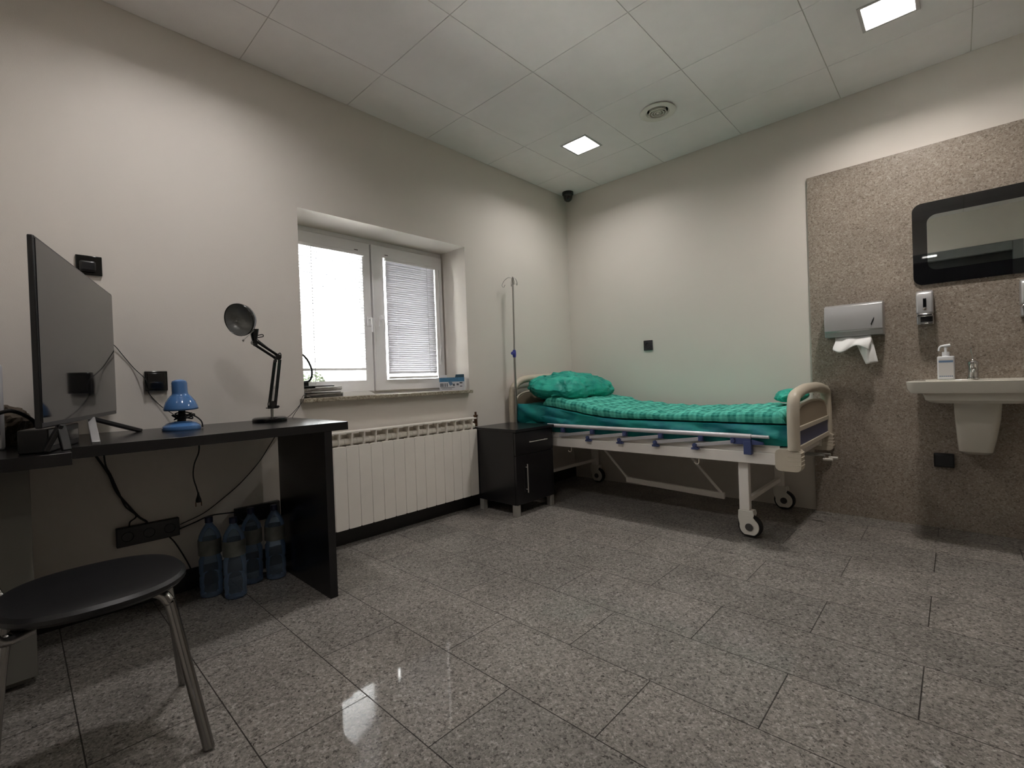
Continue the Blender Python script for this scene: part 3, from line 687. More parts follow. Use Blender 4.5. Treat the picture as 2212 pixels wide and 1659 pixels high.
cable('strip_link_cable', 'cable between the two black socket strips', [(0.02, -3.194, 0.305), (0.010, -3.13, 0.318), (0.008, -3.061, 0.335), (0.02, -2.955, 0.33)], 0.003)
cable('floor_cable', 'cable dropping from the socket strip to the black baseboard', [(0.03, -3.235, 0.280), (0.010, -3.21, 0.24), (0.010, -3.175, 0.16), (0.022, -3.155, 0.10), (0.028, -3.15, 0.05), (0.04, -3.14, 0.004)], 0.003)
cable('sill_cable', 'pair of thin black wires running from the window sill down to the desk',
      [(-0.03, -2.562, 0.925), (0.03, -2.585, 0.905), (0.056, -2.612, 0.872), (0.052, -2.648, 0.83), (0.05, -2.68, 0.80), (0.08, -2.715, DZ+0.002)], 0.0016)
cable('sill_cable', 'second thin wire looping from the sill behind the black lamp',
      [(-0.02, -2.556, 0.915), (0.035, -2.600, 0.900), (0.058, -2.628, 0.85), (0.05, -2.65, 0.815), (0.06, -2.67, DZ+0.002)], 0.0016)

# ------------------------------------------------------------------ things on the sill
SZ = 0.889
t = thing('gooseneck_lamp', 'black gooseneck clip lamp in the left corner of the sill', 'lamp', (-0.15, -2.50, SZ))
MB().box(-0.19, -0.12, -2.53, -2.455, 0.939, 0.957).box(-0.175, -0.13, -2.53, -2.49, 0.957, 0.985).build('clip_base', 'black', t, bevel=0.004)
gn = [(-0.15, -2.51, 0.985), (-0.15, -2.482, 0.99), (-0.15, -2.466, 1.01), (-0.15, -2.46, 1.045), (-0.15, -2.469, 1.085), (-0.15, -2.49, 1.125), (-0.155, -2.517, 1.155), (-0.16, -2.54, 1.165)]
s = MB().tube(gn, 0.0062, 10, smooth=8); P_ = catmull([Vector(p) for p in gn], 6)
for p in P_[::2]: s.lathe([(0.006, -0.002), (0.0078, 0), (0.006, 0.002)], p, axis=(0, 0.5, 1), seg=10)
s.build('gooseneck', 'black', t)
mh = []
mz = SZ
for k in range(9):
    th = [0.005, 0.004, 0.007, 0.004, 0.006, 0.004, 0.005, 0.006, 0.006][k]; a = R([0, 3, -2, 5, -4, 2, 7, -3, 5][k]); 
    cx, cy = -0.085+0.004*math.sin(k*2.2), -2.445+0.006*math.cos(k*1.7)
    s = MB().obox((cx, cy, mz+th/2+0.0003), Vector((math.cos(a), math.sin(a), 0))*0.075, Vector((-math.sin(a), math.cos(a), 0))*0.1, (0, 0, th/2))
    if k >= 6:
        # corners lifted towards the free end
        s.v = [v+Vector((0, 0, 0.008*max(0, (v.y+2.42)/0.08)*(1 if k > 5 else 0))) for v in s.v]
    pos = ['bottom', 'second from the bottom', 'third from the bottom', 'fourth from the bottom', 'middle', 'fourth from the top', 'third from the top', 'second from the top', 'topmost'][k]
    tag(s.build('magazine', 'mags2' if k in (1, 5) else 'mags', None, smooth=False), 'worn magazine in the pile on the sill, '+pos, 'magazine', 'pile of magazines on the window sill')
    mz += th+(0.0025 if k > 4 else 0)
tag(MB().prism([(-0.16, -2.53, mz+0.007), (-0.02, -2.52, mz+0.007), (-0.05, -2.37, mz+0.007), (-0.14, -2.39, mz+0.007)], (0, 0, 0.007)).build('black_notebook', 'black', None, bevel=0.001), 'thin black folder lying on top of the magazines', 'folder')
b = MB(); 
def padf(u, v):
    y = -2.335+u*0.215; z = SZ+0.002+0.026*(1-max(0, (u-0.72)/0.28)**2.2)*(1 if v > 0 else 1)
    x = -0.15+0.14*v
    return Vector((x, y, z-0.006*(1-v)*u))
b.sheet(padf, 24, 6)
for v in list(b.v[:]): pass
top = len(b.v); nu, nv = 24, 6
b.v += [Vector((v.x, v.y, SZ+0.0008)) for v in b.v[:top]]
b.f += [tuple(i+top for i in reversed(f)) for f in b.f[:]]
for i in range(nu): b.f.append((i, i+1, top+i+1, top+i)); q = nv*(nu+1)+i; b.f.append((q+1, q, top+q, top+q+1))
for j in range(nv): a_, c_ = j*(nu+1), (j+1)*(nu+1); b.f.append((c_, a_, top+a_, top+c_)); a_ += nu; c_ += nu; b.f.append((a_, c_, top+c_, top+a_))
tag(b.build('paper_pad', 'paper'), 'white pad of paper with curled end on the sill', 'paper')
# box of masks, turned to the room
t = thing('mask_box', 'open blue and white cardboard box of masks on the sill', 'box', (-0.09, -1.41, SZ))
u = Vector((0.727, 0.686, 0)); n_ = Vector((0.686, -0.727, 0)); c0 = Vector((-0.085, -1.417, SZ+0.0005)); W2, D2, HH = 0.094, 0.034, 0.098
def fb(b, u0, u1, v0, v1, d=0.0006):
    p = c0+n_*D2; b.obox(p+u*((u0+u1)/2)+Vector((0, 0, (v0+v1)/2))+n_*d, u*((u1-u0)/2), n_*0.0004, Vector((0, 0, (v1-v0)/2))); return b
s = MB().obox(c0+Vector((0, 0, HH/2)), u*W2, n_*D2, Vector((0, 0, HH/2))); s.f = [f for i, f in enumerate(s.f) if i != 1]
s.build('carton', 'boxwhite', t, smooth=False, thick=0.001)
fb(MB(), -W2, W2, 0.066, HH).build('blue_band', 'boxblue', t, smooth=False)
s = MB(); q = c0+n_*D2
s.add([q+u*(-W2)+Vector((0, 0, HH)), q+u*(-0.035)+Vector((0, 0, HH)), q+u*(-0.038)+Vector((0, 0, HH+0.020))-n_*0.004, q+u*(-W2+0.003)+Vector((0, 0, HH+0.020))-n_*0.004], [(0, 1, 2, 3)])
s.build('flap', 'boxwhite', t, smooth=False, thick=0.001)
s = MB(); s.add([q+u*0.025+Vector((0, 0, HH-0.002)), q+u*W2+Vector((0, 0, HH-0.002)), q+u*W2+Vector((0, 0, HH+0.022))+n_*0.006, q+u*0.032+Vector((0, 0, HH+0.022))+n_*0.006], [(0, 1, 2, 3)])
s.build('flap', 'boxnavy', t, smooth=False, thick=0.001)
s = MB()
for k, (a0, a1) in enumerate(((-0.088, -0.082), (-0.079, -0.071), (-0.068, -0.062), (-0.055, -0.047), (-0.040, -0.032))):
    fb(s, a0, a1, 0.030, 0.056, 0.0012); 
for z_ in (0.024, 0.0205): fb(s, -0.085, 0.02, z_, z_+0.0016, 0.0012)
fb(s, -0.075, 0.0, 0.010, 0.013, 0.0012); fb(s, 0.008, 0.022, 0.034, 0.050, 0.0012)
fb(s, 0.035, 0.052, 0.038, 0.052, 0.0012)
s.build('printed_marks', 'print', t, smooth=False)
s = MB(); fb(s, 0.058, 0.080, 0.052, 0.060, 0.0012); fb(s, 0.060, 0.078, 0.028, 0.033, 0.0012); s.build('printed_text', 'printk', t, smooth=False)
s = MB(); o_ = [(-0.026, 0.064), (-0.004, 0.074), (0.008, 0.046), (-0.014, 0.036)]
s.prism([c0+n_*(D2+0.0014)+u*a+Vector((0, 0, z_)) for a, z_ in o_], n_*0.0006); s.build('mask_picture', 'lblue', t, smooth=False)

# ------------------------------------------------------------------ bottles
t0 = thing('water_bottle', 'large empty blue water bottle, leftmost of the four under the desk', 'bottle', (0.155, -3.105, 0), 'blue water bottles under the desk')
prof = [(0, 0.006), (0.02, 0.002), (0.036, 0.0), (0.044, 0.006), (0.046, 0.02), (0.044, 0.035), (0.0465, 0.05), (0.0465, 0.09), (0.043, 0.1), (0.0465, 0.112), (0.0465, 0.17), (0.041, 0.182), (0.041, 0.19), (0.046, 0.2), (0.0465, 0.26), (0.042, 0.285), (0.03, 0.31), (0.018, 0.328), (0.0145, 0.335), (0.0145, 0.352), (0, 0.353)]
MB().lathe(prof, t0.location, seg=32).build('bottle_body', 'pet', t0)
MB().lathe([(0, 0.340), (0.0165, 0.340), (0.0165, 0.364), (0.015, 0.366), (0, 0.366)], t0.location, seg=24).build('cap', 'petcap', t0)
MB().lathe([(0.0470, 0.195), (0.0472, 0.265)], t0.location, seg=32).build('wrap_label', 'petlabel', t0)
for (x, y, a, lab) in ((0.265, -3.035, 0.6, 'large empty blue water bottle standing in front, second from the left under the desk'),
                       (0.15, -2.925, 1.4, 'large empty blue water bottle at the back below the socket strip'),
                       (0.185, -2.828, 2.4, 'large empty blue water bottle standing closest to the black desk leg')):
    c_ = dup(t0); c_.location = (x, y, 0); c_.rotation_euler = (0, 0, a); c_['label'] = lab

# ------------------------------------------------------------------ stool chair in the foreground
t = thing('chair', 'black round-seated chair with chrome tube legs in the near left corner', 'chair', (1.05, -3.575, 0))
cx, cy = 1.052, -3.578
def seatf(r, a):
    k = 1/((abs(math.cos(a))**2.4+abs(math.sin(a))**2.4)**(1/2.4)); return cx+0.192*r*k*math.cos(a), cy+0.190*r*k*math.sin(a)
vs = []; fs = []; rings = [(0.0, 0.461), (0.5, 0.463), (0.85, 0.466), (0.96, 0.463), (1.0, 0.455), (1.0, 0.445), (0.96, 0.437), (0.5, 0.433), (0.0, 0.433)]
s = MB(); seg = 48; idx = []
for r_, z_ in rings:
    if r_ == 0: idx.append([len(s.v)]); s.v.append(Vector((cx, cy, z_)))
    else:
        idx.append(list(range(len(s.v), len(s.v)+seg)))
        for k in range(seg): x_, y_ = seatf(r_, 2*math.pi*k/seg); s.v.append(Vector((x_, y_, z_)))
for i in range(len(idx)-1):
    p, q = idx[i], idx[i+1]
    for k in range(seg):
        l = (k+1) % seg
        if len(p) == 1: s.f.append((p[0], q[k], q[l]))
        elif len(q) == 1: s.f.append((p[l], p[k], q[0]))
        else: s.f.append((p[k], q[k], q[l], p[l]))
s.build('seat', 'seat', t)
MB().tube([(1.06, -3.56, 0.424), (1.115, -3.49, 0.422), (1.140, -3.459, 0.414), (1.153, -3.443, 0.392), (1.160, -3.434, 0.35), (1.24, -3.384, 0.004)], 0.0135, 14, smooth=6).build('leg', 'legsteel', t)
MB().tube([(1.05, -3.50, 0.424), (0.98, -3.455, 0.424), (0.94, -3.425, 0.418), (0.925, -3.405, 0.385), (0.915, -3.40, 0.34), (0.855, -3.362, 0.004)], 0.0125, 14, smooth=6).build('leg', 'legsteel', t)
MB().tube([(1.05, -3.66, 0.424), (1.14, -3.71, 0.424), (1.165, -3.735, 0.418), (1.185, -3.75, 0.38), (1.225, -3.785, 0.004)], 0.0125, 14, smooth=6).build('leg', 'legsteel', t)
MB().tube([(1.05, -3.66, 0.424), (0.96, -3.71, 0.424), (0.92, -3.735, 0.418), (0.90, -3.75, 0.38), (0.875, -3.785, 0.004)], 0.0125, 14, smooth=6).build('leg', 'legsteel', t)
s = MB().tube([(0.93, -3.70, 0.424), (0.89, -3.745, 0.43), (0.878, -3.765, 0.47), (0.868, -3.79, 0.56), (0.865, -3.82, 0.80)], 0.010, 12, smooth=6)
s.build('back_frame', 'legsteel', t); s = MB()
s.tube([(1.17, -3.70, 0.424), (1.21, -3.745, 0.43), (1.222, -3.765, 0.47), (1.232, -3.79, 0.56), (1.235, -3.82, 0.80)], 0.010, 12, smooth=6)
s.build('back_frame', 'legsteel', t)
MB().box(0.872, 1.228, -3.842, -3.822, 0.62, 0.80).build('backrest', 'seat', t, bevel=0.008, bseg=3)

# ------------------------------------------------------------------ bedside cabinet
t = thing('bedside_cabinet', 'black bedside cabinet on short grey feet by the bed head', 'cabinet', (0.28, -1.14, 0))
CX0, CX1, CY0, CY1 = 0.05, 0.482, -1.348, -0.93
MB().box(CX0, CX1-0.018, CY0+0.002, CY1-0.002, 0.078, 0.588).build('carcass', 'desk', t, bevel=0.001)
MB().box(CX0-0.005, CX1+0.012, CY0-0.002, CY1+0.004, 0.588, 0.608).build('cabinet_top', 'desk', t, bevel=0.001)
dw = MB().box(CX1-0.017, CX1, CY0+0.004, CY1-0.004, 0.425, 0.583).build('drawer', 'desk', t, bevel=0.001)
MB().box(CX1+0.012, CX1+0.018, -1.215, -1.015, 0.506, 0.512).box(CX1, CX1+0.014, -1.20, -1.194, 0.506, 0.512).box(CX1, CX1+0.014, -1.036, -1.03, 0.506, 0.512).build('handle', 'handle', dw, bevel=0.001)
dw = MB().box(CX1-0.017, CX1, CY0+0.004, CY1-0.004, 0.08, 0.422).build('door', 'desk', t, bevel=0.001)
MB().box(CX1+0.012, CX1+0.018, -1.247, -1.241, 0.155, 0.357).box(CX1, CX1+0.014, -1.247, -1.241, 0.175, 0.181).box(CX1, CX1+0.014, -1.247, -1.241, 0.331, 0.337).build('handle', 'handle', dw, bevel=0.001)
for fx in (0.12, 0.455):
    for fy in (-1.34, -0.965): MB().box(fx-0.02, fx+0.02, fy-0.006, fy+0.034, 0.0, 0.0775).build('foot', 'foot', t, bevel=0.002)

# ------------------------------------------------------------------ hospital bed
BY0, BY1 = -0.885, -0.035
t = thing('hospital_bed', 'white hospital bed on castors with moulded ends and folded side rail', 'bed', (1.08, -0.48, 0))
bed = t
s = MB().box(0.08, 2.05, BY0, BY0+0.035, 0.437, 0.502).box(0.08, 2.05, BY0+0.012, BY0+0.035, 0.502, 0.532)
s.box(0.08, 2.05, BY1-0.035, BY1, 0.445, 0.538)
for x_ in (0.1, 0.75, 1.4, 2.02): s.box(x_-0.02, x_+0.02, BY0+0.035, BY1-0.035, 0.455, 0.50)
s.build('bed_frame', 'bedwhite', t, bevel=0.003)
MB().box(0.12, 2.02, BY0+0.045, BY1-0.045, 0.505, 0.53).build('mattress_platform', 'bedwhite', t, bevel=0.003)
# rail: tube, clamps, links
MB().tube([(0.42, -0.908, 0.597), (1.87, -0.908, 0.592)], 0.0135, 14).tube([(1.865, -0.908, 0.593), (1.96, -0.908, 0.592)], 0.009, 12).build('rail_tube', 'rail', t)
ul = [0.56, 0.82, 1.08, 1.335, 1.59, 1.775]; ll = [0.78, 1.035, 1.295, 1.55]
for x_ in ul: MB().box(x_-0.015, x_+0.015, -0.916, -0.894, 0.548, 0.588).cyl((x_, -0.92, 0.563), (x_, -0.89, 0.563), 0.012, seg=14).build('rail_clamp', 'clamp', t, bevel=0.003)
for x_ in ll: MB().box(x_-0.013, x_+0.013, -0.91, -0.884, 0.498, 0.530).box(x_-0.022, x_+0.022, -0.91, -0.882, 0.494, 0.506).cyl((x_, -0.918, 0.522), (x_, -0.888, 0.522), 0.012, seg=14).build('rail_clamp', 'clamp', t, bevel=0.003)
MB().box(1.83, 1.872, -0.918, -0.884, 0.49, 0.565).box(1.775, 1.87, -0.916, -0.894, 0.545, 0.58).prism([(1.87, -0.912, 0.575), (1.93, -0.912, 0.562), (1.935, -0.912, 0.548), (1.87, -0.912, 0.545)], (0, 0.018, 0)).build('rail_latch', 'clamp', t, bevel=0.003)
for a_, c_ in zip([0.52]+ll, [0.82, 1.08, 1.335, 1.59, 1.83]):
    p, q = Vector((a_, -0.9, 0.522)), Vector((c_, -0.9, 0.562)); d = q-p
    MB().obox((p+q)/2, d/2, (0, 0.004, 0), Vector((0, 0, 0.011))).build('rail_link', 'rail', t, bevel=0.002)
# mattress deck edge strip
MB().box(0.12, 2.0, BY0+0.02, BY0+0.03, 0.53, 0.545).build('deck_edge', 'bedwhite', t)
# hooks
for x_ in (0.61, 1.56): MB().tube([(x_, BY0+0.01, 0.446), (x_, BY0+0.01, 0.415), (x_-0.006, BY0+0.01, 0.403), (x_-0.02, BY0+0.01, 0.403), (x_-0.026, BY0+0.01, 0.412)], 0.003, 8, smooth=4).build('hook', 'bedgrey', t)
# legs and castors
for x_ in (0.30, 1.802):
    for y_ in (-0.822, -0.10):
        lg = MB().box(x_-0.028, x_+0.028, y_-0.02, y_+0.02, 0.155, 0.446).build('leg', 'bedwhite', t, bevel=0.004)
        kx = x_+0.025 if y_ < -0.5 else x_+0.03
        wc = Vector((kx, y_, 0.0635))
        s = MB().lathe([(0, -0.020), (0.058, -0.020), (0.0635, -0.014), (0.0635, 0.014), (0.058, 0.020), (0, 0.020)], wc, axis=(0, 1, 0), seg=36)
        cs = s.build('castor_wheel', 'rubber', t)
        out = []
        for A in range(-190, 60, 10): out.append((wc.x+0.052*math.cos(R(A)), wc.z+0.052*math.sin(R(A))))
        out = [(p[0], max(p[1], 0.018)) for p in out]
        out += [(x_+0.046, 0.118), (x_+0.052, 0.135), (x_+0.047, 0.156), (x_-0.032, 0.156), (x_-0.034, 0.11)]
        for sg in (-1, 1):
            s = MB().prism([(p[0], y_+sg*0.021, p[1]) for p in out], (0, sg*0.008, 0))
            cv = s.build('castor_cover', 'castor', t, bevel=0.002)
        MB().cyl((wc.x, y_-0.033, wc.z), (wc.x, y_-0.029, wc.z), 0.021, seg=24).build('hub_cap', 'gasket', cv)
        MB().box(x_-0.03, x_+0.045, y_-0.02, y_+0.02, 0.132, 0.156).cyl((wc.x-0.005, y_-0.031, 0.125), (wc.x-0.005, y_-0.029, 0.125), 0.004, seg=10).build('castor_fork', 'castor', t, bevel=0.003)
for x_ in (0.30, 1.802): MB().box(x_-0.012, x_+0.012, -0.80, -0.12, 0.19, 0.215).build('cross_brace', 'bedwhite', t)
s = MB().obox((1.22, -0.52, 0.152), (0.36, 0, -0.012), (0, 0.012, 0), (0, 0, 0.02)).cyl((0.875, -0.52, 0.165), (0.60, -0.52, 0.45), 0.009).cyl((1.57, -0.52, 0.145), (1.30, -0.52, 0.45), 0.009)
s.build('linkage_bars', 'bedwhite', t, bevel=0.002)

def bed_end(name, x, zsh, ztop, near_sh, zbase=0.53):
    """moulded end board: side posts and arched grip, inner panel, blue panel"""
    yn, yf = BY0-0.022, BY1+0.0; r = 0.030
    top = [(yn, zbase), (yn, zbase+0.08), (yn+0.003, zsh-0.07), (yn+0.03, zsh+0.005), (yn+0.12, ztop-0.018), (yn+0.28, ztop-0.002), ((yn+yf)/2, ztop), (yf-0.28, ztop-0.002), (yf-0.12, ztop-0.018), (yf-0.03, zsh+0.005), (yf-0.003, zsh-0.07), (yf, zbase+0.08), (yf, zbase)]
    e = MB().tube([(x, p[0], p[1]) for p in top], r, 16, smooth=7).build(name, 'bedgrey', bed)
    zb = zsh-0.155
    o = [(yn+0.03, zb), (yn+0.05, zb+0.06), (yn+0.13, zb+0.10), (yn+0.28, zb+0.115), ((yn+yf)/2, zb+0.12), (yf-0.28, zb+0.115), (yf-0.13, zb+0.10), (yf-0.05, zb+0.06), (yf-0.03, zb)]
    MB().prism([(x-0.008, p[0], p[1]) for p in o], (0.016, 0, 0)).build('inner_panel', 'bedpanel', e, bevel=0.002)
    s = MB().tube([(x, p[0], p[1]+0.004) for p in o], 0.009, 10, smooth=4)
    s.box(x-0.014, x+0.016, yn+0.02, yf-0.02, zb-0.022, zb+0.004).box(x-0.014, x+0.016, yn+0.02, yf-0.02, 0.518, 0.545)
    s.build('crossbars', 'bedgrey', e, bevel=0.003)
    MB().box(x-0.009, x+0.009, yn+0.02, yf-0.02, 0.545, zb-0.022).build('blue_panel', 'bedblue', e)
    return e
bed_end('footboard', 2.078, 0.80, 0.845, 0)
bed_end('headboard', 0.055, 0.89, 0.965, 0)
for y0, y1 in ((BY0-0.04, BY0+0.03), (BY1-0.03, BY1+0.025)):
    o = rrect(1.99, 2.114, 0.417, 0.535, 0.026, 5)
    s = MB().prism([(p[0], y0, p[1]) for p in o], (0, y1-y0, 0))
    for z_ in (0.45, 0.472, 0.494, 0.516): s.box(2.05, 2.1165, y0-0.001, y1, z_, z_+0.004)
    s.build('corner_bracket', 'bedgrey', t, bevel=0.006)
    MB().box(0.025, 0.10, max(y0, BY0-0.035), y1, 0.422, 0.535).build('corner_bracket', 'bedgrey', t, bevel=0.008)
for y_, z_ in ((-0.34, 0.425), (-0.17, 0.41)):
    MB().cyl((1.9, y_, z_), (2.115, y_, z_), 0.006).cyl((2.112, y_, z_), (2.112, y_, z_-0.018), 0.006).build('crank_shaft', 'steel', t)
    MB().cyl((2.105, y_, z_-0.022), (2.155, y_, z_-0.022), 0.009).build('crank_handle', 'castor', t, bevel=0.002)

# IV pole clamped to the head corner of the bed
t = thing('drip_stand', 'slim metal drip pole with hooks and blue knob at the bed head', 'drip stand', (0.1, -0.914, 0.42))
PX, PY = 0.099, -0.914
MB().cyl((PX, PY, 0.537), (PX, PY+0.002, 1.165), 0.0095, seg=14).cyl((PX, PY+0.002, 1.16), (PX, PY+0.014, 1.79), 0.0068, seg=14).build('pole', 'steel', t)
MB().lathe([(0, -0.03), (0.012, -0.03), (0.015, -0.012), (0.015, 0.012), (0.012, 0.03), (0, 0.03)], (PX, PY+0.002, 1.165), seg=16).cyl((PX, PY+0.002, 1.158), (PX+0.012, PY-0.028, 1.165), 0.007, seg=12).cyl((PX+0.012, PY-0.026, 1.165), (PX+0.017, PY-0.040, 1.168), 0.013, seg=14).build('clamp_knob', 'ivclamp', t)
s = MB()
for a_, q in ((235, 1.15), (60, 0.5), (150, 0.6), (330, 0.5)):
    dx, dy = math.cos(R(a_))*q, math.sin(R(a_))*q; w_ = 0.6+0.4*q
    s.tube([(PX, PY+0.014, 1.777), (PX+dx*0.03, PY+0.014+dy*0.03, 1.777+0.006*w_), (PX+dx*0.062, PY+0.014+dy*0.062, 1.777-0.02*w_), (PX+dx*0.078, PY+0.014+dy*0.078, 1.777-0.055*w_), (PX+dx*0.066, PY+0.014+dy*0.066, 1.777-0.068*w_), (PX+dx*0.056, PY+0.014+dy*0.056, 1.777-0.05*w_)], 0.0026, 8, smooth=5)
s.build('hooks', 'steel', t)

# ------------------------------------------------------------------ bedding
def mtop(x):                     # mattress top height along the bed
    if x > 1.05: return 0.652
    k = (1.05-x)/0.95; return 0.652+0.10*(k*k*(3-2*k))
def fbm(p, o=3):
    a = 0; f = 1; s_ = 1
    for _ in range(o): a += s_*noise.noise(p*f); f *= 2.1; s_ *= 0.5
    return a
# mattress wrapped in a teal sheet, one closed skin with drapes on the near side
t = thing('mattress', 'mattress in a wrinkled teal sheet draped over the near side', 'mattress', (1.07, -0.48, 0.53))
prof_n = 44
def matf(u, v):
    x = 0.125+u*1.915; zt = mtop(x); zb = 0.542
    # section perimeter from near bottom, up, across, down the far side
    ny, fy = -0.866, -0.085
    segs = [0.22, 0.78, 1.0]
    if v < 0.22:
        k = v/0.22; bul = 0.012*math.sin(k*math.pi)+0.008*(1-k)*max(0, 1-(x-0.12)/0.9)
        p = Vector((x, ny-bul, zb+(zt-zb)*k))
    elif v < 0.78:
        k = (v-0.22)/0.56; p = Vector((x, ny+(fy-ny)*k, zt+0.006*math.sin(k*math.pi)))
    else:
        k = (v-0.78)/0.22; p = Vector((x, fy+0.012*math.sin(k*math.pi), zt+(zb-zt)*k))
    # long folds pulled diagonally across the side
    if v < 0.3:
        w_ = math.sin(min(1, v/0.22)*math.pi*0.95)
        f = math.sin((x*9+p.z*46)+2.2*noise.noise(Vector((x*2.2, p.z*9, 1))))
        p.y -= 0.015*w_*f*(0.5+0.5*noise.noise(Vector((x*1.3, 4, 0)))+0.4)
        p.y += 0.016*fbm(Vector((x*7, p.z*20, 3)))*w_
    else: p.z += 0.006*fbm(Vector((x*9, p.y*9, 2)))
    return p
b = MB(); b.sheet(matf, 150, 60)
nb_ = len(b.v); 
b.f.append(tuple(j*151 for j in range(61))); b.f.append(tuple(j*151+150 for j in range(60, -1, -1)))
b.build('sheeted_mattress', 'sheet', t)
# loose corner of the sheet bulging at the head, near side
b = MB()
def loosef(u, v):
    x = 0.10+u*0.60; zt = mtop(x)+0.004; k = v
    p = Vector((x, -0.880*(1-u)-0.855*u-0.034*math.sin(k*math.pi)*(1-u), zt-(zt-0.590)*k*(1-0.35*u)))
    p.y += (1-u)*(0.009*math.sin(26*x+44*p.z)+0.010*fbm(Vector((x*10, p.z*14, 7))))
    return p
b.sheet(loosef, 40, 20); b.build('loose_sheet_corner', 'sheet', t, thick=0.003)

# duvet
t = thing('duvet', 'thin quilted duvet in teal check spread over the bed', 'duvet', (1.2, -0.48, 0.66))
def dtop(x):
    pts = [(0.30, 0.815), (0.45, 0.805), (0.62, 0.778), (0.84, 0.735), (1.05, 0.716), (1.3, 0.706), (1.57, 0.712), (1.86, 0.728), (2.04, 0.732)]
    for (a, za), (c, zc_) in zip(pts, pts[1:]):
        if x <= c: k = max(0, (x-a)/(c-a)); k = k*k*(3-2*k); return za+(zc_-za)*k
    return pts[-1][1]
uvs = []
def duvf(u, v):
    x = 0.33+u*1.70; x += (0.05*(1-u)*math.sin(v*3))
    zt = dtop(x); zl = mtop(x)+0.010; ny, fy = -0.842, -0.075
    per = v*1.12
    if v < 0.10:
        k = v/0.10; A = k*math.pi/2
        p = Vector((x, ny-0.018*math.sin(k*math.pi)+0.028*(1-math.cos(A)), zl+(zt-zl)*math.sin(A)*0.96))
    elif v < 0.90:
        k = (v-0.10)/0.80; e = min(k, 1-k)
        p = Vector((x, ny+0.028+(fy-ny-0.05)*k, zt-0.04*(zt-zl)+0.008*min(1, e*8)))
    else:
        k = (v-0.90)/0.10; p = Vector((x, fy-0.022+0.02*math.sin(k*math.pi/2), zl+(zt-zl)*math.cos(k*math.pi/2)*0.96))
    q = Vector((x, p.y, 0))
    p.z += 0.013*fbm(Vector((x*9, p.y*6, 5)), 4)*min(1, v*8)
    p.z += 0.0035*math.sin(x*2*math.pi/0.094)*min(1, v*6)
    if v < 0.12: p.y += 0.010*fbm(Vector((x*16, p.z*14, 9)))
    sd = min(u, 1-u)
    if sd < 0.02: p.z = zl+(p.z-zl)*(sd/0.02)**0.5
    uvs.append((x, v*0.95)); return p
b = MB(); b.sheet(duvf, 240, 90); b.build('duvet_cover', 'duvet', t, uvs=uvs)
# turned-up roll at the foot corner, seen through the footboard opening
t = thing('duvet_corner', 'rolled-up green end of bedding seen through the footboard grip', 'bedding roll', (1.95, -0.2, 0.72))
b = MB()
def rollf(u, v):
    th = u*2*math.pi; ph = v*math.pi
    p = Vector((0.075*math.cos(th)*math.sin(ph), -0.24*math.cos(ph), 0.042*math.sin(th)*math.sin(ph)**0.6))
    p *= 1+0.18*fbm(p*14+Vector((2, 2, 2)))
    return Vector((1.955, -0.36, 0.792))+p
b.sheet(rollf, 30, 30); b.build('roll', 'pillow', t)

# pillow
t = thing('pillow', 'plump pillow in a crumpled green disposable cover', 'pillow', (0.33, -0.48, 0.74))
b = MB()
tilt = R(6)
def pilf(u, v):
    th = u*2*math.pi; ph = (v-0.5)*math.pi
    ex = 0.55
    sg = lambda c, e_: math.copysign(abs(c)**e_, c)
    x = 0.245*sg(math.cos(ph), 0.75)*sg(math.cos(th), ex); y = 0.375*sg(math.cos(ph), 0.75)*sg(math.sin(th), ex); z = 0.122*sg(math.sin(ph), 0.85)
    z *= (1-0.35*(x/0.25)**4)*(1-0.35*(y/0.38)**4)
    p = Vector((x, y, z))
    nv_ = p.normalized()
    wp = p+0.05*noise.noise_vector(p*7); cr = 0.026*fbm(p*6+Vector((1, 5, 2)), 2)-0.034*abs(noise.noise(wp*13+Vector((7, 1, 2))))-0.014*abs(noise.noise(wp*30))+0.014
    p += nv_*cr
    p = Matrix.Rotation(tilt, 3, 'Y') @ p
    # (local tilt raises the head side)
    p += Vector((0.345, -0.485, 0.870)); 
    p.z = max(p.z, mtop(max(p.x, 0.1))+0.002+(0.05 if p.x > 0.42 else 0.05*max(0, (p.x-0.3)/0.12)))
    return p
b.sheet(pilf, 150, 100); b.build('pillow_cover', 'pillow', t)

# ------------------------------------------------------------------ outlet on the bed wall
t = thing('wall_socket', 'small black wall socket above the bed', 'socket', (0.81, 0, 1.16))
MB().box(0.769, 0.851, -0.010, -0.0005, 1.162, 1.247).build('cover_plate', 'blackgloss', t, bevel=0.003)
MB().lathe([(0, 0.011), (0.017, 0.011), (0.020, 0.016), (0.026, 0.017), (0.029, 0.013), (0.029, 0.010)], (0.81, 0, 1.204), axis=(0, -1, 0), seg=24).build('socket_well', 'black', t)

# ------------------------------------------------------------------ granite cladding and washbasin
struct('trim_1', MB().box(2.0, 4.4, -0.02, -0.0005, 0.0, 2.232), 'slab', label='tall brown-grey granite panel on the wall behind the basin', cat='wall panel', bevel=0.001)
YS = -0.02
t = thing('wall_mirror', 'rounded rectangular mirror with a wide black glass border', 'mirror', (2.82, YS, 1.42))
def rr3(u0, u1, v0, v1, r, y, n=8): return [(p[0], y, p[1]) for p in rrect(u0, u1, v0, v1, r, n)]
MB().prism(rr3(2.532, 3.112, 1.424, 1.898, 0.045, YS-0.001), (0, -0.012, 0)).build('black_border', 'border', t, smooth=False)
MB().prism(rr3(2.597, 3.045, 1.503, 1.822, 0.045, YS-0.0131), (0, -0.0012, 0)).build('mirror_glass', 'mirror', t, smooth=False)

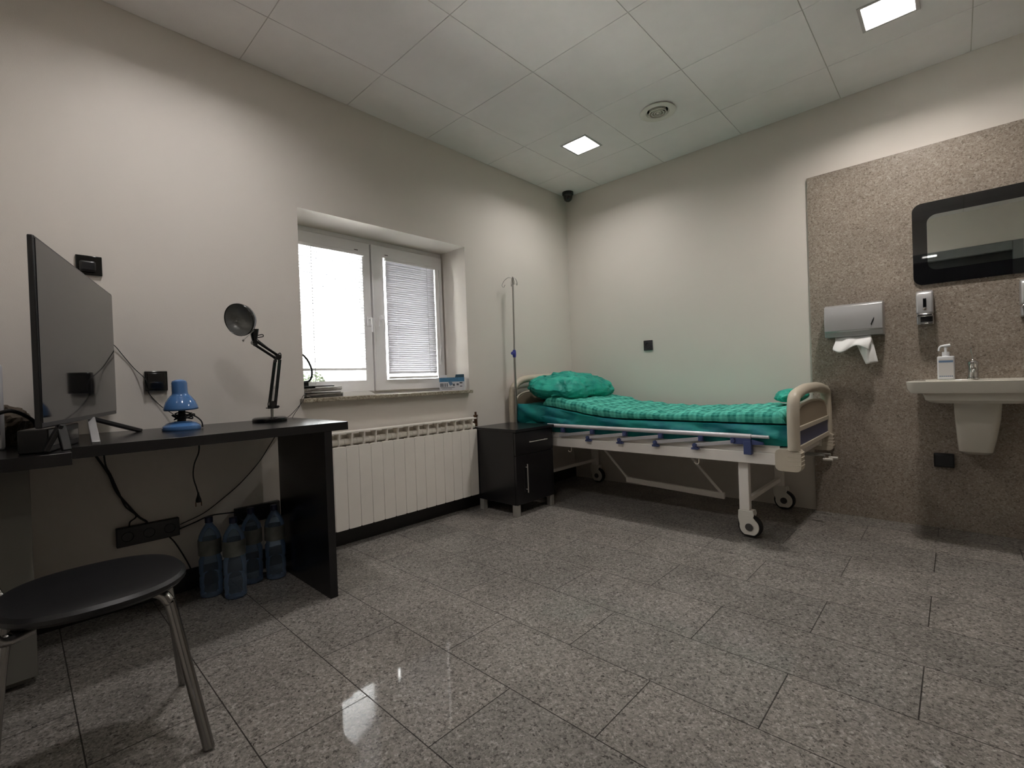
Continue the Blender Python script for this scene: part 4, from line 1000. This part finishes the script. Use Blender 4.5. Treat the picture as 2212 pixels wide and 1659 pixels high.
# paper towel dispenser
t = thing('paper_towel_dispenser', 'grey paper towel dispenser with white sheets hanging out', 'dispenser', (2.245, YS, 1.12))
sec = [(-0.0, 1.352), (-0.085, 1.352), (-0.112, 1.34), (-0.122, 1.30), (-0.125, 1.24), (-0.122, 1.185), (-0.114, 1.182), (-0.105, 1.15), (0, 1.15)]
b = MB(); b.prism([(2.097, YS+p[0], p[1]) for p in sec], (0.296, 0, 0)); b.build('dispenser_body', 'alu', t, bevel=0.008, bseg=3)
o = [(2.338, 1.205), (2.345, 1.225), (2.352, 1.242), (2.352, 1.256), (2.343, 1.236), (2.335, 1.214)]
MB().prism([(p[0], YS-0.1262, p[1]) for p in o], (0, -0.001, 0)).build('level_slot', 'black', t, smooth=False)
b = MB()
def tow(u, v):
    x = 2.145+u*0.185+0.006*math.sin(v*5); z = 1.155-v*(0.085+0.02*math.sin(u*7)); y = YS-0.075-0.055*math.sin(v*1.6)+0.008*math.sin(u*11+v*2)
    return Vector((x, y, z))
b.sheet(tow, 24, 12); b.build('hanging_towel', 'paper', t, thick=0.0008)
b = MB()
def tow2(u, v):
    x = 2.245+u*(0.09-0.03*v)+0.058*v; z = 1.13-v*(0.158-0.012*u); y = YS-0.07-0.03*math.sin(v*2)+0.01*math.sin(u*6+v*3)
    return Vector((x, y, z))
b.sheet(tow2, 16, 16); b.build('hanging_towel', 'paper', t, thick=0.0008)

def soapdisp(x0, label):
    t = thing('soap_dispenser', label, 'dispenser', (x0+0.037, YS, 1.18), 'grey wall soap dispensers')
    sec = [(0, 1.384), (-0.055, 1.384), (-0.088, 1.372), (-0.098, 1.34), (-0.103, 1.28), (-0.103, 1.248), (0, 1.248)]
    MB().prism([(x0, YS+p[0], p[1]) for p in sec], (0.075, 0, 0)).build('upper_cover', 'alu', t, bevel=0.009, bseg=3)
    MB().box(x0+0.001, x0+0.074, YS-0.078, YS, 1.19, 1.247).build('lower_body', 'alu', t, bevel=0.006)
    MB().box(x0+0.003, x0+0.072, YS-0.106, YS-0.07, 1.232, 1.248).build('push_lever', 'chrome', t, bevel=0.003)
    MB().box(x0+0.018, x0+0.071, YS-0.086, YS-0.076, 1.202, 1.231).build('dark_recess', 'black', t, bevel=0.002)
    MB().box(x0+0.018, x0+0.071, YS-0.092, YS-0.07, 1.188, 1.194).build('drip_edge', 'chrome', t, bevel=0.001)
    MB().box(x0+0.031, x0+0.046, YS-0.1045, YS-0.1, 1.285, 1.335).build('level_window', 'blackgloss', t, bevel=0.001)
    MB().lathe([(0, -0.003), (0.009, 0), (0, 0.003)], (x0+0.0385, YS-0.104, 1.275), axis=(0, 1, 0), seg=16).build('lock', 'chrome', t)
    return t
soapdisp(2.543, 'grey soap dispenser between the towel dispenser and the basin')
soapdisp(2.957, 'grey soap dispenser at the right photo edge')

# washbasin
t = thing('washbasin', 'white ceramic washbasin mounted on the granite panel', 'washbasin', (2.785, YS, 0.75))
def basin_ring(off, z, n=44):
    """outline: straight back, gently curved sides and front; off shrinks it"""
    out = []; x0, x1 = 2.505+off, 3.065-off; y0, y1 = -0.455+off, YS-0.001-off*0.3
    o = rrect(x0, x1, y0, y1, max(0.035-off*0.2, 0.02) if off < 0.03 else 0.07, 10)
    return [Vector((p[0]+0.03*max(0, (p[1]-y0)/(y1-y0))*(1 if p[0] < 2.785 else -1), p[1], z)) for p in o]
rings = [(0.016, 0.806), (0.004, 0.830), (0.0, 0.866), (0.004, 0.869), (0.05, 0.869), (0.056, 0.862), (0.075, 0.82), (0.11, 0.785), (0.16, 0.778)]
s = MB(); n = len(basin_ring(0, 0)); 
for off, z_ in rings: s.v += basin_ring(off, z_)
for i in range(len(rings)-1):
    for k in range(n): l = (k+1) % n; s.f.append((i*n+k, i*n+l, (i+1)*n+l, (i+1)*n+k))
s.f.append(tuple((len(rings)-1)*n+k for k in range(n)))
s.f.append(tuple(range(n-1, -1, -1)))
s.build('rim', 'ceramic', t)
s = MB(); 
rr_ = [(0.055, 0.806), (0.062, 0.79), (0.068, 0.765), (0.085, 0.750)]
for off, z_ in rr_: s.v += basin_ring(off, z_)
for i in range(len(rr_)-1):
    for k in range(n): l = (k+1) % n; s.f.append((i*n+k, i*n+l, (i+1)*n+l, (i+1)*n+k))
s.f.append(tuple(range(n-1, -1, -1))); s.f.append(tuple((len(rr_)-1)*n+k for k in range(n)))
s.build('basin_bowl', 'ceramic', t)
# deck behind the bowl for the tap
MB().box(2.56, 3.01, YS-0.13, YS-0.002, 0.83, 0.868).build('tap_deck', 'ceramic', t, bevel=0.004)
t = thing('trap_cover', 'white ceramic half pedestal below the washbasin', 'pedestal', (2.784, YS, 0.45))
b = MB()
def ped(z, x0, x1, d):
    o = rrect(x0, x1, YS-d, YS+0.03, 0.035, 6); return [Vector((p[0], min(p[1], YS-0.001), z)) for p in o]
lv = [(0.749, 2.690, 2.878, 0.20), (0.66, 2.694, 2.872, 0.195), (0.55, 2.701, 2.856, 0.18), (0.475, 2.706, 2.842, 0.15), (0.458, 2.72, 2.83, 0.12)]
for l_ in lv: b.v += ped(*l_)
n = len(ped(*lv[0]))
for i in range(len(lv)-1):
    for k in range(n): l = (k+1) % n; b.f.append((i*n+k, i*n+l, (i+1)*n+l, (i+1)*n+k))
b.f.append(tuple(range(n))); b.f.append(tuple((len(lv)-1)*n+k for k in range(n)))
b.build('cover', 'ceramic', t)
# tap
t = thing('basin_tap', 'chrome single-lever tap on the washbasin', 'tap', (2.773, -0.10, 0.869))
MB().lathe([(0, 0), (0.026, 0), (0.026, 0.006), (0.022, 0.010), (0.0215, 0.07), (0.024, 0.078), (0.024, 0.092), (0.018, 0.099), (0, 0.101)], (2.773, -0.10, 0.8692), seg=28).build('tap_body', 'chrome', t)
MB().tube([(2.773, -0.11, 0.915), (2.773, -0.16, 0.925), (2.773, -0.205, 0.918), (2.773, -0.212, 0.905)], 0.011, 14, smooth=5).build('spout', 'chrome', t)
MB().tube([(2.773, -0.10, 0.966), (2.771, -0.115, 0.985), (2.766, -0.13, 1.034)], 0.0028, 10, smooth=4).lathe([(0, -0.006), (0.0055, 0), (0, 0.006)], (2.766, -0.131, 1.038), seg=14).build('lever', 'chrome', t)
# pump bottle
t = thing('pump_bottle', 'white pump bottle with blue-banded label on the basin rim', 'bottle', (2.664, -0.09, 0.869))
o = rrect(2.627, 2.701, -0.113, -0.067, 0.012, 5)
MB().prism([(p[0], p[1], 0.8695) for p in o], (0, 0, 0.130)).build('bottle_body', 'soapwhite', t, bevel=0.005, bseg=3)
MB().cyl((2.664, -0.09, 0.998), (2.664, -0.09, 1.024), 0.016).cyl((2.664, -0.09, 1.02), (2.664, -0.09, 1.05), 0.006).tube([(2.684, -0.09, 1.061), (2.664, -0.09, 1.058), (2.645, -0.092, 1.056), (2.637, -0.094, 1.045), (2.635, -0.094, 1.030)], [0.008, 0.009, 0.006, 0.005, 0.0045], 12, smooth=4).build('pump_head', 'soapwhite', t)
MB().box(2.633, 2.695, -0.1136, -0.1131, 0.882, 0.985).build('front_label', 'label', t, smooth=False)
MB().box(2.634, 2.694, -0.1142, -0.1137, 0.964, 0.976).build('label_band', 'lblue', t, smooth=False)
lb = MB()
for k in range(7): lb.box(2.636+k*0.0083, 2.641+k*0.0083, -0.1142, -0.1137, 0.884, 0.890)
lb.build('label_print', 'lblue', t, smooth=False)
# socket under the basin
t = thing('wall_socket', 'black socket on the granite under the washbasin', 'socket', (2.643, YS, 0.36))
MB().box(2.600, 2.688, YS-0.028, YS-0.0005, 0.360, 0.440).build('cover_plate', 'black', t, bevel=0.004)
MB().box(2.604, 2.684, YS-0.034, YS-0.028, 0.366, 0.432).build('flip_lid', 'black', t, bevel=0.004)
